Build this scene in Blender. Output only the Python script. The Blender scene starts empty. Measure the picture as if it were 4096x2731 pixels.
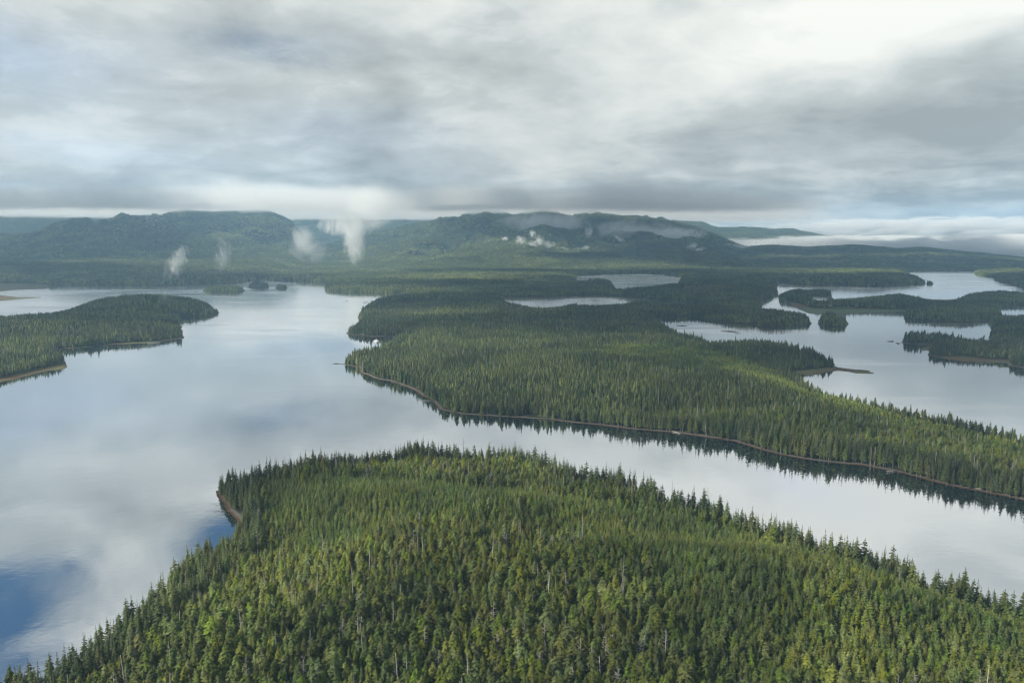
import bpy, math, random
import numpy as np
from math import radians as R

# ------------------------------------------------------------------ camera
C = bpy.context.scene
COL = C.collection
H_CAM = 300.0
F_PX, PW, PH = 3184.0, 4096.0, 2731.0          # focal length in pixels of a 4096 wide frame
PITCH = R(7.40)
cam_d = bpy.data.cameras.new("camera")
cam = bpy.data.objects.new("camera", cam_d)
COL.objects.link(cam)
cam.location = (0, 0, H_CAM)
cam.rotation_euler = (R(90) - PITCH, 0, 0)
cam_d.sensor_width = 36.0
cam_d.lens = 36.0 * F_PX / PW
cam_d.clip_start = 1.0
cam_d.clip_end = 80000.0
C.camera = cam

# ------------------------------------------------------------------ render / colour
C.render.engine = 'CYCLES'
C.view_settings.view_transform = 'Standard'
C.view_settings.look = 'None'
C.view_settings.gamma = 1.0
C.view_settings.exposure = 0.70
C.cycles.use_denoising = True
C.cycles.filter_width = 1.2
C.cycles.use_adaptive_sampling = False
C.cycles.denoiser = 'OPENIMAGEDENOISE'
C.cycles.denoising_input_passes = 'RGB_ALBEDO_NORMAL'
C.cycles.denoising_prefilter = 'ACCURATE'
C.cycles.max_bounces = 5
C.cycles.diffuse_bounces = 2
C.cycles.glossy_bounces = 2
C.cycles.transmission_bounces = 2
C.cycles.volume_bounces = 3
C.cycles.transparent_max_bounces = 8
C.cycles.sample_clamp_indirect = 4.0
C.cycles.volume_step_rate = 0.5
C.cycles.volume_max_steps = 160
C.cycles.use_fast_gi = False

SUN_AZ, SUN_EL = R(-106), R(30)      # azimuth from the view direction (+ = right), behind the camera on the left
SUN_DIR = (math.sin(SUN_AZ) * math.cos(SUN_EL), math.cos(SUN_AZ) * math.cos(SUN_EL), math.sin(SUN_EL))
sun_d = bpy.data.lights.new("sun", 'SUN')
sun_d.energy = 5.0
sun_d.angle = R(2)
sun_d.color = (1.0, 0.93, 0.80)
sun = bpy.data.objects.new("sun", sun_d)
COL.objects.link(sun)
from mathutils import Vector
sun.rotation_euler = Vector(SUN_DIR).to_track_quat('Z', 'Y').to_euler()


# ------------------------------------------------------------------ node helper
class N:
    """tiny expression helper on a node tree"""
    def __init__(s, nt):
        s.nt = nt
        nt.nodes.clear()

    def n(s, t, **kw):
        nd = s.nt.nodes.new(t)
        for k, v in kw.items():
            setattr(nd, k, v)
        return nd

    def link(s, a, b):
        s.nt.links.new(a, b)

    def put(s, sock, v):
        if isinstance(v, bpy.types.NodeSocket):
            s.link(v, sock)
        elif v is not None:
            sock.default_value = v

    def m(s, op, a, b=None, c=None, clamp=False):
        nd = s.n('ShaderNodeMath', operation=op, use_clamp=clamp)
        s.put(nd.inputs[0], a)
        s.put(nd.inputs[1], b)
        s.put(nd.inputs[2], c)
        return nd.outputs[0]

    def mr(s, v, a, b, c=0.0, d=1.0, smooth=True):
        nd = s.n('ShaderNodeMapRange', interpolation_type='SMOOTHSTEP' if smooth else 'LINEAR')
        s.put(nd.inputs[0], v)
        for i, x in enumerate((a, b, c, d)):
            s.put(nd.inputs[i + 1], x)
        return nd.outputs[0]

    def noise(s, vec, scale, detail=4, rough=0.5, dist=0.0, col=False, dim='3D'):
        nd = s.n('ShaderNodeTexNoise', noise_dimensions=dim)
        s.put(nd.inputs['Vector'], vec)
        nd.inputs['Scale'].default_value = scale
        nd.inputs['Detail'].default_value = detail
        nd.inputs['Roughness'].default_value = rough
        nd.inputs['Distortion'].default_value = dist
        return nd.outputs[1 if col else 0]

    def mix(s, f, a, b, blend='MIX'):
        nd = s.n('ShaderNodeMix', data_type='RGBA', blend_type=blend)
        s.put(nd.inputs[0], f)
        s.put(nd.inputs[6], a)
        s.put(nd.inputs[7], b)
        return nd.outputs[2]

    def xyz(s, x, y, z):
        nd = s.n('ShaderNodeCombineXYZ')
        s.put(nd.inputs[0], x)
        s.put(nd.inputs[1], y)
        s.put(nd.inputs[2], z)
        return nd.outputs[0]

    def sep(s, v):
        nd = s.n('ShaderNodeSeparateXYZ')
        s.put(nd.inputs[0], v)
        return nd.outputs


def px_dir(px, py):
    """ray direction (world) through a pixel of the 4096 x 2731 frame"""
    x = (px - PW / 2) / F_PX
    y = (py - PH / 2) / F_PX
    cp, sp = math.cos(PITCH), math.sin(PITCH)
    return x, cp - y * sp, -sp - y * cp


def px_azel(px, py):
    x, y, z = px_dir(px, py)
    return math.degrees(math.atan2(x, y)), math.degrees(math.atan2(z, math.hypot(x, y)))


# ------------------------------------------------------------------ world: a broken deck of stratus over blue
W = bpy.data.worlds.new("World")
C.world = W
W.use_nodes = True
k = N(W.node_tree)
sky = k.n('ShaderNodeTexSky', sky_type='NISHITA', sun_disc=False)
sky.sun_elevation = SUN_EL
sky.sun_rotation = SUN_AZ
sky.altitude = 300
sky.air_density = 1.0
sky.dust_density = 0.6
co = k.n('ShaderNodeTexCoord').outputs['Generated']
x_, y_, z_ = k.sep(co)
el = k.m('MULTIPLY', k.m('ARCSINE', z_), 57.2958)
az = k.m('MULTIPLY', k.m('ARCTAN2', x_, y_), 57.2958)
zc = k.m('ADD', k.m('MAXIMUM', z_, 0.0), 0.23)
p = k.xyz(k.m('DIVIDE', x_, zc), k.m('DIVIDE', y_, zc), 0.0)        # plane of the cloud layer
wob = k.noise(p, 0.9, 3, 0.5, col=True)
wx, wy, wz = k.sep(wob)
azw = k.m('ADD', az, k.m('MULTIPLY', k.m('SUBTRACT', wx, 0.5), 14.0))
elw = k.m('ADD', el, k.m('MULTIPLY', k.m('SUBTRACT', wy, 0.5), 5.0))


def blob(a0, e0, sa, se, tilt=0.0, soft=(azw, elw)):
    """soft patch centred on azimuth a0 / elevation e0 of the sky"""
    ct, st = math.cos(R(tilt)), math.sin(R(tilt))
    da = k.m('SUBTRACT', soft[0], a0)
    de = k.m('SUBTRACT', soft[1], e0)
    u = k.m('ADD', k.m('MULTIPLY', da, ct / sa), k.m('MULTIPLY', de, st / sa))
    v = k.m('ADD', k.m('MULTIPLY', da, -st / se), k.m('MULTIPLY', de, ct / se))
    r2 = k.m('ADD', k.m('MULTIPLY', u, u), k.m('MULTIPLY', v, v))
    return k.m('EXPONENT', k.m('MULTIPLY', r2, -1.0))


n_big = k.noise(p, 0.62, 4, 0.5, 0.35)
n_mid = k.noise(k.xyz(k.m('MULTIPLY', az, 0.042), k.m('MULTIPLY', el, 0.105), 0.3), 2.3, 6, 0.55, 0.5)
n_str = k.noise(k.xyz(k.m('MULTIPLY', azw, 0.022), k.m('MULTIPLY', elw, 0.22), 1.7), 2.6, 5, 0.55, 0.5)
low = k.mr(el, 9.0, 1.0)
n_flf = k.noise(p, 2.6, 7, 0.58, 0.7)
n_fin = k.noise(p, 7.0, 7, 0.62, 0.4)
n_puf = k.noise(k.xyz(k.m('MULTIPLY', az, 0.10), k.m('MULTIPLY', el, 0.34), 4.0), 2.2, 7, 0.6, 0.8)
t = k.m('ADD', 0.46, k.m('MULTIPLY', k.m('SUBTRACT', n_big, 0.5), 1.0))
t = k.m('ADD', t, k.m('MULTIPLY', k.m('SUBTRACT', n_mid, 0.5), 1.0))
t = k.m('ADD', t, k.m('MULTIPLY', k.m('MULTIPLY', k.m('SUBTRACT', n_str, 0.5), 1.9), low))
t = k.m('ADD', t, k.m('MULTIPLY', k.m('SUBTRACT', n_flf, 0.5), 0.70))
t = k.m('ADD', t, k.m('MULTIPLY', k.m('SUBTRACT', n_fin, 0.5), 0.50))
t = k.m('ADD', t, k.m('MULTIPLY', k.m('MULTIPLY', k.m('SUBTRACT', n_puf, 0.5), 2.1), k.mr(el, 6.5, 1.5)))
t = k.m('ADD', t, k.m('MULTIPLY', k.m('MULTIPLY', k.m('SUBTRACT', n_flf, 0.5), 1.3), k.mr(el, 14.0, 19.0)))
BLOBS = [  # az, el, sigma az, sigma el, tilt, amount
    (24, 15, 12, 4.0, 10, 0.55), (14, 10.5, 11, 2.2, 8, 0.30), (22, 22, 22, 7.0, 0, 0.62), (8, 19, 5, 1.6, 8, 0.3), (20, 24, 6, 1.8, -8, -0.3), (30, 19, 5, 1.5, 0, -0.25), (14, 15.5, 5, 1.3, 6, -0.25),
    (23, 7.4, 12, 1.3, -3, -0.34), (32, 9.5, 5, 2.2, 0, -0.22), (30, 3.0, 9, 1.0, 0, -0.22),
    (-9.6, 7.5, 2.0, 5.0, -8, -0.36), (-1, 4.2, 6, 0.6, 0, 0.28), (-24, 6.4, 8, 1.8, -4, 0.30),
    (-18, 13.5, 16, 3.0, -8, -0.16), (22, 0.2, 15, 1.3, 0, 0.42), (-22, 2.9, 12, 0.8, 0, 0.10),
    (-14, 11.5, 6, 1.8, -8, -0.16), (-27, 14.5, 7, 1.6, 0, 0.22), (-6, 14.0, 6, 1.6, 0, 0.20), (-24, 18.5, 8, 1.2, 5, -0.2), (-18, 16.6, 7, 1.1, -5, 0.32), (-16, 24, 8, 1.6, 0, -0.25), (-27, 24.6, 6, 1.0, 8, 0.35), (8, 2.4, 12, 0.7, 2, -0.14), (10, 18, 9, 4, 0, 0.18),
    (-22, 17.5, 8, 2.5, 0, 0.12), (-3, 17, 6, 3, 0, 0.12),
]
for b in BLOBS:
    t = k.m('ADD', t, k.m('MULTIPLY', blob(*b[:5]), b[5]))
t = k.m('MINIMUM', k.m('MAXIMUM', t, 0.0), 1.15)
grey = k.mix(k.mr(t, 0.0, 0.55, smooth=False), (0.374, 0.400, 0.390, 1), (0.645, 0.680, 0.658, 1))
cloud = k.mix(k.mr(t, 0.50, 1.10, smooth=False), grey, (1.02, 1.015, 0.94, 1))
# openings to the blue
hole = None
for b, amt in [((-34, 20.0, 5, 1.0, 0), 0.2), ((-35, 21.5, 6.5, 2.4, 0), 1.3), ((-29, 27.5, 8, 2.6, 12), 1.4),
               ((-20.5, 19.8, 4.0, 1.6, -10), 0.95), ((-16, 12.0, 6, 1.6, -12), 0.38), ((14, 19.0, 5, 1.6, 0), 0.25),
               ((-60, 45, 26, 12, 0), 0.9), ((-120, 38, 60, 20, 0), 1.1), ((0, 75, 400, 22, 0), 0.9)]:
    h = k.m('MULTIPLY', blob(*b), amt)
    hole = h if hole is None else k.m('ADD', hole, h)
fray = k.m('ADD', k.m('MULTIPLY', k.m('SUBTRACT', n_flf, 0.5), -3.4), k.m('MULTIPLY', k.m('SUBTRACT', n_fin, 0.5), -2.0))
fray = k.m('MAXIMUM', k.m('ADD', fray, 1.0), 0.0)
hole = k.m('MULTIPLY', hole, fray)
hole = k.mr(hole, 0.10, 1.30)
skyc = k.mix(1.0, sky.outputs[0], (0.034, 0.054, 0.072, 1), 'MULTIPLY')
thin = k.m('MULTIPLY', blob(-33, 10.8, 8, 1.9, -4), 0.75)
for b, amt in [((-26, 5.6, 9, 1.3, -4), 0.45), ((-12, 6.8, 7, 1.6, -6), 0.40), ((-17, 12.5, 8, 1.5, 0), 0.35), ((12, 19.5, 4, 1.2, 10), 0.35), ((20, 17.2, 4, 1.0, 10), 0.35), ((-30, 3.0, 8, 0.7, 0), 0.35)]:
    thin = k.m('ADD', thin, k.m('MULTIPLY', blob(*b), amt))
thin = k.m('MINIMUM', thin, 0.9)
cloud = k.mix(thin, cloud, k.mix(1.0, cloud, (0.86, 0.97, 1.22, 1), 'MULTIPLY'))      # thin cloud with blue behind it
final = k.mix(hole, cloud, skyc)
bg = k.n('ShaderNodeBackground')
k.link(final, bg.inputs[0])
bg.inputs[1].default_value = 0.617
k.link(bg.outputs[0], k.n('ShaderNodeOutputWorld').inputs[0])
W.cycles.sampling_method = 'MANUAL'
W.cycles.sample_map_resolution = 1024


# ------------------------------------------------------------------ numpy noise
def _hash(ix, iy, seed):
    h = (ix.astype(np.int64) * 374761393 + iy.astype(np.int64) * 668265263 + seed * 974634777) & 0xFFFFFFFF
    h = ((h ^ (h >> 13)) * 1274126177) & 0xFFFFFFFF
    return ((h ^ (h >> 16)) & 0xFFFFFF) / float(0xFFFFFF)


def vnoise(x, y, seed=0):
    ix, iy = np.floor(x), np.floor(y)
    fx, fy = x - ix, y - iy
    fx = fx * fx * (3 - 2 * fx)
    fy = fy * fy * (3 - 2 * fy)
    a, b = _hash(ix, iy, seed), _hash(ix + 1, iy, seed)
    c, d = _hash(ix, iy + 1, seed), _hash(ix + 1, iy + 1, seed)
    return (a * (1 - fx) + b * fx) * (1 - fy) + (c * (1 - fx) + d * fx) * fy


def fbm(x, y, wl, octv=4, seed=0, gain=0.5):
    s, a, tot = 0, 1.0, 0
    for o in range(octv):
        f = 2.0 ** o / wl
        s = s + a * (vnoise(x * f + 17.3 * o, y * f - 9.1 * o, seed + o) - 0.5) * 2
        tot += a
        a *= gain
    return s / tot


def sstep(x, a, b):
    t = np.clip((x - a) / (b - a), 0, 1)
    return t * t * (3 - 2 * t)


# ------------------------------------------------------------------ survey: shore points read as map points
def gp(px, py, z=0.0, push=0.0):
    """where the sight line through a photo pixel meets the level z: a point on the map"""
    x, y, zz = px_dir(px, py)
    t = (H_CAM - z) / -zz
    X, Y = x * t, y * t
    if push:
        d = math.hypot(X, Y)
        X, Y = X * (1 + push / d), Y * (1 + push / d)
    return X, Y


def path(*items):
    out, z, push = [], 0.0, 0.0
    for it in items:
        if isinstance(it, (int, float)):
            z = float(it)
            continue
        if it[0] == 'w':
            out.append((it[1], it[2]))
        else:
            out.append(gp(it[0], it[1], z))
    return np.array(out)


FORELAND = path(0, (858, 1963), (900, 2030), (960, 2095), (950, 2125), 30, (880, 2120), (802, 2150), (736, 2168), (658, 2270), (572, 2325),
                (506, 2364), (395, 2450), (283, 2540), (158, 2601), (0, 2640), (-300, 2720), ('w', -560, 330), ('w', -600, -200),
                ('w', 2400, -200), 32, (5600, 2900), (4700, 2520), (4096, 2340), (3985, 2318), (3866, 2278), (3741, 2252),
                (3656, 2192), (3492, 2156), (3386, 2127), (3261, 2090), (3169, 2052), (3064, 2026), (2998, 2008), (2860, 1960),
                (2709, 1935), (2622, 1895), (2516, 1875), (2457, 1848), (2352, 1848), (2247, 1806), (2109, 1775), (1984, 1764),
                (1852, 1770), (1721, 1742), (1642, 1735), (1570, 1766), (1480, 1778), (1300, 1782), (1276, 1776), (1184, 1795), (1091, 1805),
                (1052, 1824), 0, (1000, 1940), (950, 1956), (905, 1953))
MAIN = path(0, (-2600, 1175), (-600, 1172), (0, 1166), (70, 1159), (182, 1155), (196, 1148), (246, 1145), (351, 1143), (449, 1144), (600, 1143),
            (700, 1142), (816, 1139), (950, 1131), (1037, 1119), (1149, 1125), (1226, 1131), (1310, 1134), (1296, 1150), (1300, 1164),
            (1387, 1169), (1500, 1173), (1615, 1178), (1681, 1186), (1600, 1193), (1540, 1200), (1500, 1212), (1470, 1228), (1445, 1245),
            (1433, 1268), (1437, 1292), (1425, 1310), (1400, 1325), (1382, 1334), (1394, 1337), (1472, 1346), (1500, 1347), (1621, 1346),
            26, (1540, 1360), (1473, 1383), (1419, 1389), (1371, 1412), 0, (1340, 1450), (1333, 1454), (1352, 1456), (1437, 1467), (1437, 1490), (1500, 1513),
            (1556, 1523), (1633, 1550), (1681, 1580), (1729, 1604), (1752, 1636), (1836, 1655), (1955, 1664), (2074, 1669),
            (2193, 1678), (2312, 1693), (2500, 1712), (2696, 1730), (2828, 1751), (2939, 1764), (3025, 1795), (3130, 1822), (3255, 1841),
            (3419, 1858), (3571, 1884), (3649, 1904), (3748, 1930), (3847, 1953), (3945, 1970), (4011, 1983), (4096, 2002),
            (4500, 2110), (5200, 2300), (6500, 2600), ('w', 4000, 900), ('w', 5200, 2000), 40,
            (5200, 1890), (4500, 1760), (4096, 1670), (4005, 1650), (3916, 1632), (3827, 1616), (3708, 1597), (3648, 1585),
            (3553, 1560), (3440, 1541), (3315, 1526), 0, (3180, 1520), (3140, 1500), (3172, 1492), (3214, 1496), (3232, 1500), (3267, 1497),
            (3327, 1486), (3357, 1483), (3390, 1486), (3422, 1492), (3494, 1495), (3496, 1490), (3410, 1476), (3380, 1473), (3351, 1468), 8, (3336, 1446), 26, (3309, 1409), (3261, 1386),
            (3214, 1379), (3172, 1368), (3077, 1352), (3005, 1349), (2934, 1352), (2839, 1354), (2815, 1340), (2750, 1328), (2720, 1322),
            (2690, 1300), (2660, 1288), 0, (2618, 1280), (2622, 1272), (2700, 1268), (2764, 1265), (2796, 1269), (2853, 1281), (2923, 1291),
            (2971, 1295), (2987, 1298), (3038, 1295), (3025, 1306), (3051, 1311), (3115, 1313), (3162, 1308), (3210, 1301), (3242, 1299),
            (3250, 1292), 28, (3253, 1262), (3239, 1254), (3226, 1243), (3146, 1236), (3083, 1227), (3051, 1222), 0, (3048, 1210), (3054, 1199),
            (3090, 1196), (3099, 1180), (3115, 1191), (3115, 1210), (3159, 1210), (3166, 1220), (3200, 1240), (3239, 1255), (3306, 1257), (3400, 1254),
            (3492, 1250), (3619, 1247), (3613, 1277), (3651, 1279), (3747, 1285), (3842, 1289), (3906, 1290), (3938, 1280), (3964, 1293),
            (3962, 1330), 26, (3950, 1345), (3938, 1340), (3874, 1338), (3766, 1321), (3683, 1321), (3619, 1324), (3595, 1345), 0, (3572, 1362), (3563, 1364),
            (3584, 1371), (3619, 1372), (3683, 1381), (3715, 1380), (3673, 1397), (3715, 1402), (3712, 1418), (3728, 1424),
            (3779, 1435), (3842, 1445), (3938, 1448), (3989, 1450), (4029, 1453), (4031, 1462), (4096, 1472), (4400, 1500),
            (5200, 1540), 35, (5500, 1240), (4500, 1195), (4096, 1161), (3970, 1153), (3874, 1161), (3804, 1184), (3731, 1185),
            (3683, 1176), (3635, 1165), (3587, 1161), (3508, 1171), (3396, 1181), (3345, 1184), 28, (3331, 1178), (3328, 1157), (3300, 1150), (3242, 1153),
            (3162, 1153), (3118, 1166), 0, (3105, 1150), (3118, 1134), (3229, 1139), (3400, 1141), (3428, 1146), (3562, 1147), (3600, 1142),
            (3683, 1139), (3732, 1131), 26, (3728, 1125), (3690, 1114), (3670, 1100), (3632, 1091), (3594, 1087), 0, (3651, 1087), (3747, 1087), (3938, 1086),
            (3895, 1092), (3906, 1102), (3976, 1113), (3980, 1123), (4034, 1137), (4096, 1156), (4200, 1166), (5500, 1166),
            ('w', 26000, 9000), ('w', 30000, 60000), ('w', -30000, 60000), ('w', -26000, 9000))
WEST_ISLE = path(0, (-900, 1640), (-500, 1600), (0, 1529), (70, 1515), (133, 1497), (196, 1483), (260, 1476), (272, 1464), (262, 1450), (253, 1429), (242, 1406),
                 (235, 1395), (298, 1394), (351, 1388), (386, 1383), (474, 1378), (554, 1374), (614, 1374), (684, 1359), (735, 1355),
                 (735, 1341), (726, 1310), (719, 1290), (728, 1268), (788, 1266), (840, 1265), (846, 1257), (872, 1253), (874, 1245), 30, (870, 1222),
                 (840, 1200), (812, 1192), (775, 1184), 45, (740, 1165), (666, 1160), (596, 1162), (463, 1168), (421, 1184), (351, 1190), 32, (288, 1216),
                 (245, 1228), (190, 1243), 0, (188, 1273), (130, 1280), (0, 1292), (-500, 1320), (-900, 1400))
LAGOON = path(0, (2005, 1186), (2100, 1186), (2215, 1186), (2323, 1180), (2420, 1178), (2510, 1185), (2599, 1196), (2680, 1200), (2750, 1208), (2820, 1222), 28, (2748, 1211),
              (2612, 1202), (2510, 1200), (2459, 1210), (2391, 1214), (2340, 1212), (2289, 1207), (2238, 1214), (2167, 1226), (2102, 1214),
              (2027, 1193))
LAKE = path(0, (2306, 1104), (2422, 1097), (2544, 1094), (2646, 1099), (2700, 1104), (2730, 1113), (2722, 1126), 28, (2700, 1135), (2672, 1139), (2605, 1138),
            (2602, 1156), (2514, 1153), (2469, 1146), (2449, 1122), (2439, 1114), (2370, 1110), (2306, 1110))
EAST_BAY = path(0, (3990, 1229), (4018, 1226), (4096, 1223), (4400, 1226), 25, (4400, 1262), (4096, 1254), (4034, 1257), (4018, 1248))
POND = path(0, (3250, 1180), (3290, 1184), (3330, 1190), 22, (3290, 1200), (3255, 1192))
SMALL = {
    'round': path(0, (3268, 1298), (3306, 1306), (3370, 1309), (3388, 1304), (3396, 1296), (3392, 1288), 10, (3386, 1274), (3338, 1262), (3306, 1258), (3276, 1268)),
    'i2': path(0, (812, 1166), (840, 1171), (945, 1171), (982, 1164), (975, 1159), (900, 1155), (830, 1157)),
    'i3': path(0, (988, 1150), (1010, 1153), (1060, 1153), (1079, 1150), (1070, 1144), (1000, 1143)),
    'i4': path(0, (1100, 1153), (1110, 1156), (1140, 1156), (1151, 1153), (1145, 1149), (1108, 1149)),
    'spit': path(0, (-400, 1206), (0, 1204), (56, 1199), (168, 1190), (164, 1188), (70, 1188), (0, 1180), (-400, 1176)),
}
# treeless ground: salt marsh, mud flats, young clearings
MARSH = path(0, (3207, 1234), (3215, 1262), (3320, 1262), (3420, 1258), (3500, 1254), (3625, 1250), (3640, 1240), (3500, 1237), (3396, 1235), (3300, 1236))
FLATS = path(0, (-500, 1175), (100, 1172), (196, 1156), (200, 1140), (100, 1135), (-500, 1136))
FLATS2 = path(0, (3140, 1205), (3175, 1232), (3215, 1240), (3260, 1236), (3200, 1215))
FLATS3 = path(0, (3665, 1375), (3660, 1400), (3715, 1420), (3735, 1400), (3730, 1372))
FLATS4 = path(0, (3120, 1485), (3230, 1510), (3500, 1500), (3500, 1465), (3360, 1466), (3250, 1478), (3170, 1485))
FLATS5 = path(0, (3760, 1425), (3770, 1445), (4060, 1475), (4035, 1440), (3960, 1438), (3850, 1430))

FLATS6 = path(0, (-300, 1560), (0, 1530), (70, 1516), (133, 1498), (196, 1484), (260, 1477), (273, 1464), (262, 1451), (200, 1467), (133, 1483), (60, 1500), (0, 1515), (-300, 1545))
FLATS7 = path(0, (300, 1395), (474, 1379), (614, 1375), (735, 1356), (700, 1352), (614, 1367), (474, 1373), (300, 1390))
# plantations (even young growth) on the foreland and the middle peninsula
YOUNG = [path(30, (2400, 1930), (2000, 1990), (2250, 2180), (2500, 2350), (2700, 2520), (2900, 2800), (5000, 3000), (5200, 2600), (4096, 2420), (3500, 2220), (2950, 2040)),
         path(30, (1060, 1870), (900, 2060), (960, 2180), (1250, 2230), (1700, 2120), (2100, 2060), (2300, 1960), (2000, 1890), (1500, 1880), (1250, 1850)),
         path(15, (2560, 1390), (2200, 1400), (2350, 1440), (2900, 1540), (3300, 1650), (3700, 1740), (4300, 1900), (5200, 2100), (5200, 1850), (4096, 1680), (3400, 1540), (3150, 1500), (2900, 1420)),
         path(15, (600, 1240), (650, 1250), (690, 1270), (640, 1275), (560, 1245))]
CLEAR = [path(5, (1500, 1215), (1480, 1265), (1560, 1280), (1700, 1270), (1850, 1225), (1700, 1200)),
         path(5, (2100, 1120), (2350, 1115), (2400, 1150), (2300, 1172), (2100, 1160)),
         path(5, (2700, 1140), (2720, 1200), (2900, 1200), (2980, 1180), (2900, 1140))]


def inside(X, Y, poly):
    r = np.zeros(X.shape, bool)
    n = len(poly)
    for i in range(n):
        x1, y1 = poly[i]
        x2, y2 = poly[(i + 1) % n]
        if y1 == y2:
            continue
        c = ((y1 > Y) != (y2 > Y))
        if not c.any():
            continue
        r ^= c & (X < (x2 - x1) * (Y - y1) / (y2 - y1) + x1)
    return r


def shore_distance(X, Y):
    X = X.astype(np.float32)
    Y = Y.astype(np.float32)
    d2 = np.full(X.shape, 1e12, np.float32)
    land = inside(X, Y, MAIN)
    for pl in [FORELAND, WEST_ISLE] + list(SMALL.values()):
        land |= inside(X, Y, pl)
    for pl in (LAGOON, LAKE, EAST_BAY, POND):
        land &= ~inside(X, Y, pl)
    for pl in [MAIN, FORELAND, WEST_ISLE, LAGOON, LAKE, EAST_BAY, POND] + list(SMALL.values()):
        n = len(pl)
        for i in range(n):
            ax, ay = pl[i]
            bx, by = pl[(i + 1) % n]
            dx, dy = bx - ax, by - ay
            L = dx * dx + dy * dy + 1e-6
            u = np.clip(((X - ax) * dx + (Y - ay) * dy) / L, 0, 1)
            ex = X - (ax + u * dx)
            ey = Y - (ay + u * dy)
            np.minimum(d2, ex * ex + ey * ey, out=d2)
    d = np.sqrt(d2)
    return np.where(land, d, -d).astype(np.float64)


# ------------------------------------------------------------------ the relief
def S(pts):
    """skyline read off in the 2352 wide view, as (pixel x, pixel y) of the 4096 wide frame"""
    a = np.array(pts, float) * 1.74150
    return a


RIDGES = [  # crest line, crest distance, foot distance, roughness
    (S([(-900, 520), (-300, 520), (0, 541), (70, 538), (130, 515), (200, 501), (270, 493), (320, 497), (380, 494), (430, 487), (490, 493), (560, 488), (610, 489), (640, 498), (665, 510), (690, 536), (740, 572), (820, 600), (900, 640)]), 12200, 7000, 0.30),
    (S([(-1200, 500), (-300, 500), (0, 498), (140, 492), (260, 500), (400, 520), (500, 560), (600, 640)]), 17000, 13500, 0.12),
    (S([(500, 560), (600, 520), (650, 506), (700, 492), (760, 486), (860, 484), (980, 480), (1100, 520), (1200, 600)]), 17500, 14000, 0.14),
    (S([(380, 640), (480, 612), (560, 598), (700, 577), (780, 556), (860, 535), (940, 521), (980, 513), (1010, 500), (1060, 494), (1120, 485), (1180, 500), (1250, 482), (1310, 499), (1370, 487), (1430, 503), (1490, 500), (1540, 508), (1590, 524), (1650, 545), (1700, 566), (1800, 590), (2000, 640)]), 12600, 6800, 0.34),
    (S([(1300, 560), (1480, 512), (1560, 503), (1620, 512), (1660, 524), (1710, 520), (1770, 528), (1820, 526), (1880, 536), (1960, 552), (2030, 572), (2100, 600), (2200, 620)]), 17500, 14000, 0.12),
    (S([(1400, 606), (1500, 596), (1600, 584), (1700, 572), (1780, 566), (1860, 571), (1960, 566), (2060, 573), (2130, 570), (2250, 584), (2352, 596), (2700, 604), (3400, 604)]), 11500, 8000, 0.22),
    (S([(700, 600), (560, 602), (0, 608), (-900, 610)])[::-1], 7400, 6200, 0.05),
]
HILLS = [  # x, y, radius along x, radius along y, height: single knolls
    (*gp(4150, 1150, 30), 120, 240, 125), (*gp(4420, 1130, 60), 300, 400, 190), (*gp(560, 1215, 30), 230, 220, 36), (*gp(900, 1120, 30), 700, 420, 30),
    (*gp(1700, 1330, 20), 260, 200, 24), (*gp(2300, 1480, 20), 320, 190, 20), (*gp(2900, 1560, 20), 380, 150, 16), (*gp(1800, 2260, 20), 110, 70, 22), (*gp(2050, 2080, 20), 160, 60, 16), (*gp(1200, 2560, 20), 120, 90, 18), (*gp(2700, 2300, 20), 160, 70, 16), (*gp(3300, 2450, 20), 140, 60, 14),
    (*gp(3400, 1120, 30), 420, 300, 22), (*gp(2850, 1160, 30), 420, 300, 34), (*gp(3050, 1400, 15), 160, 90, 14), (*gp(150, 1330, 15), 200, 120, 16),
    (*gp(3150, 2600, 30), 220, 160, 20), (*gp(1500, 1980, 30), 170, 60, 12),
]


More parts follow.
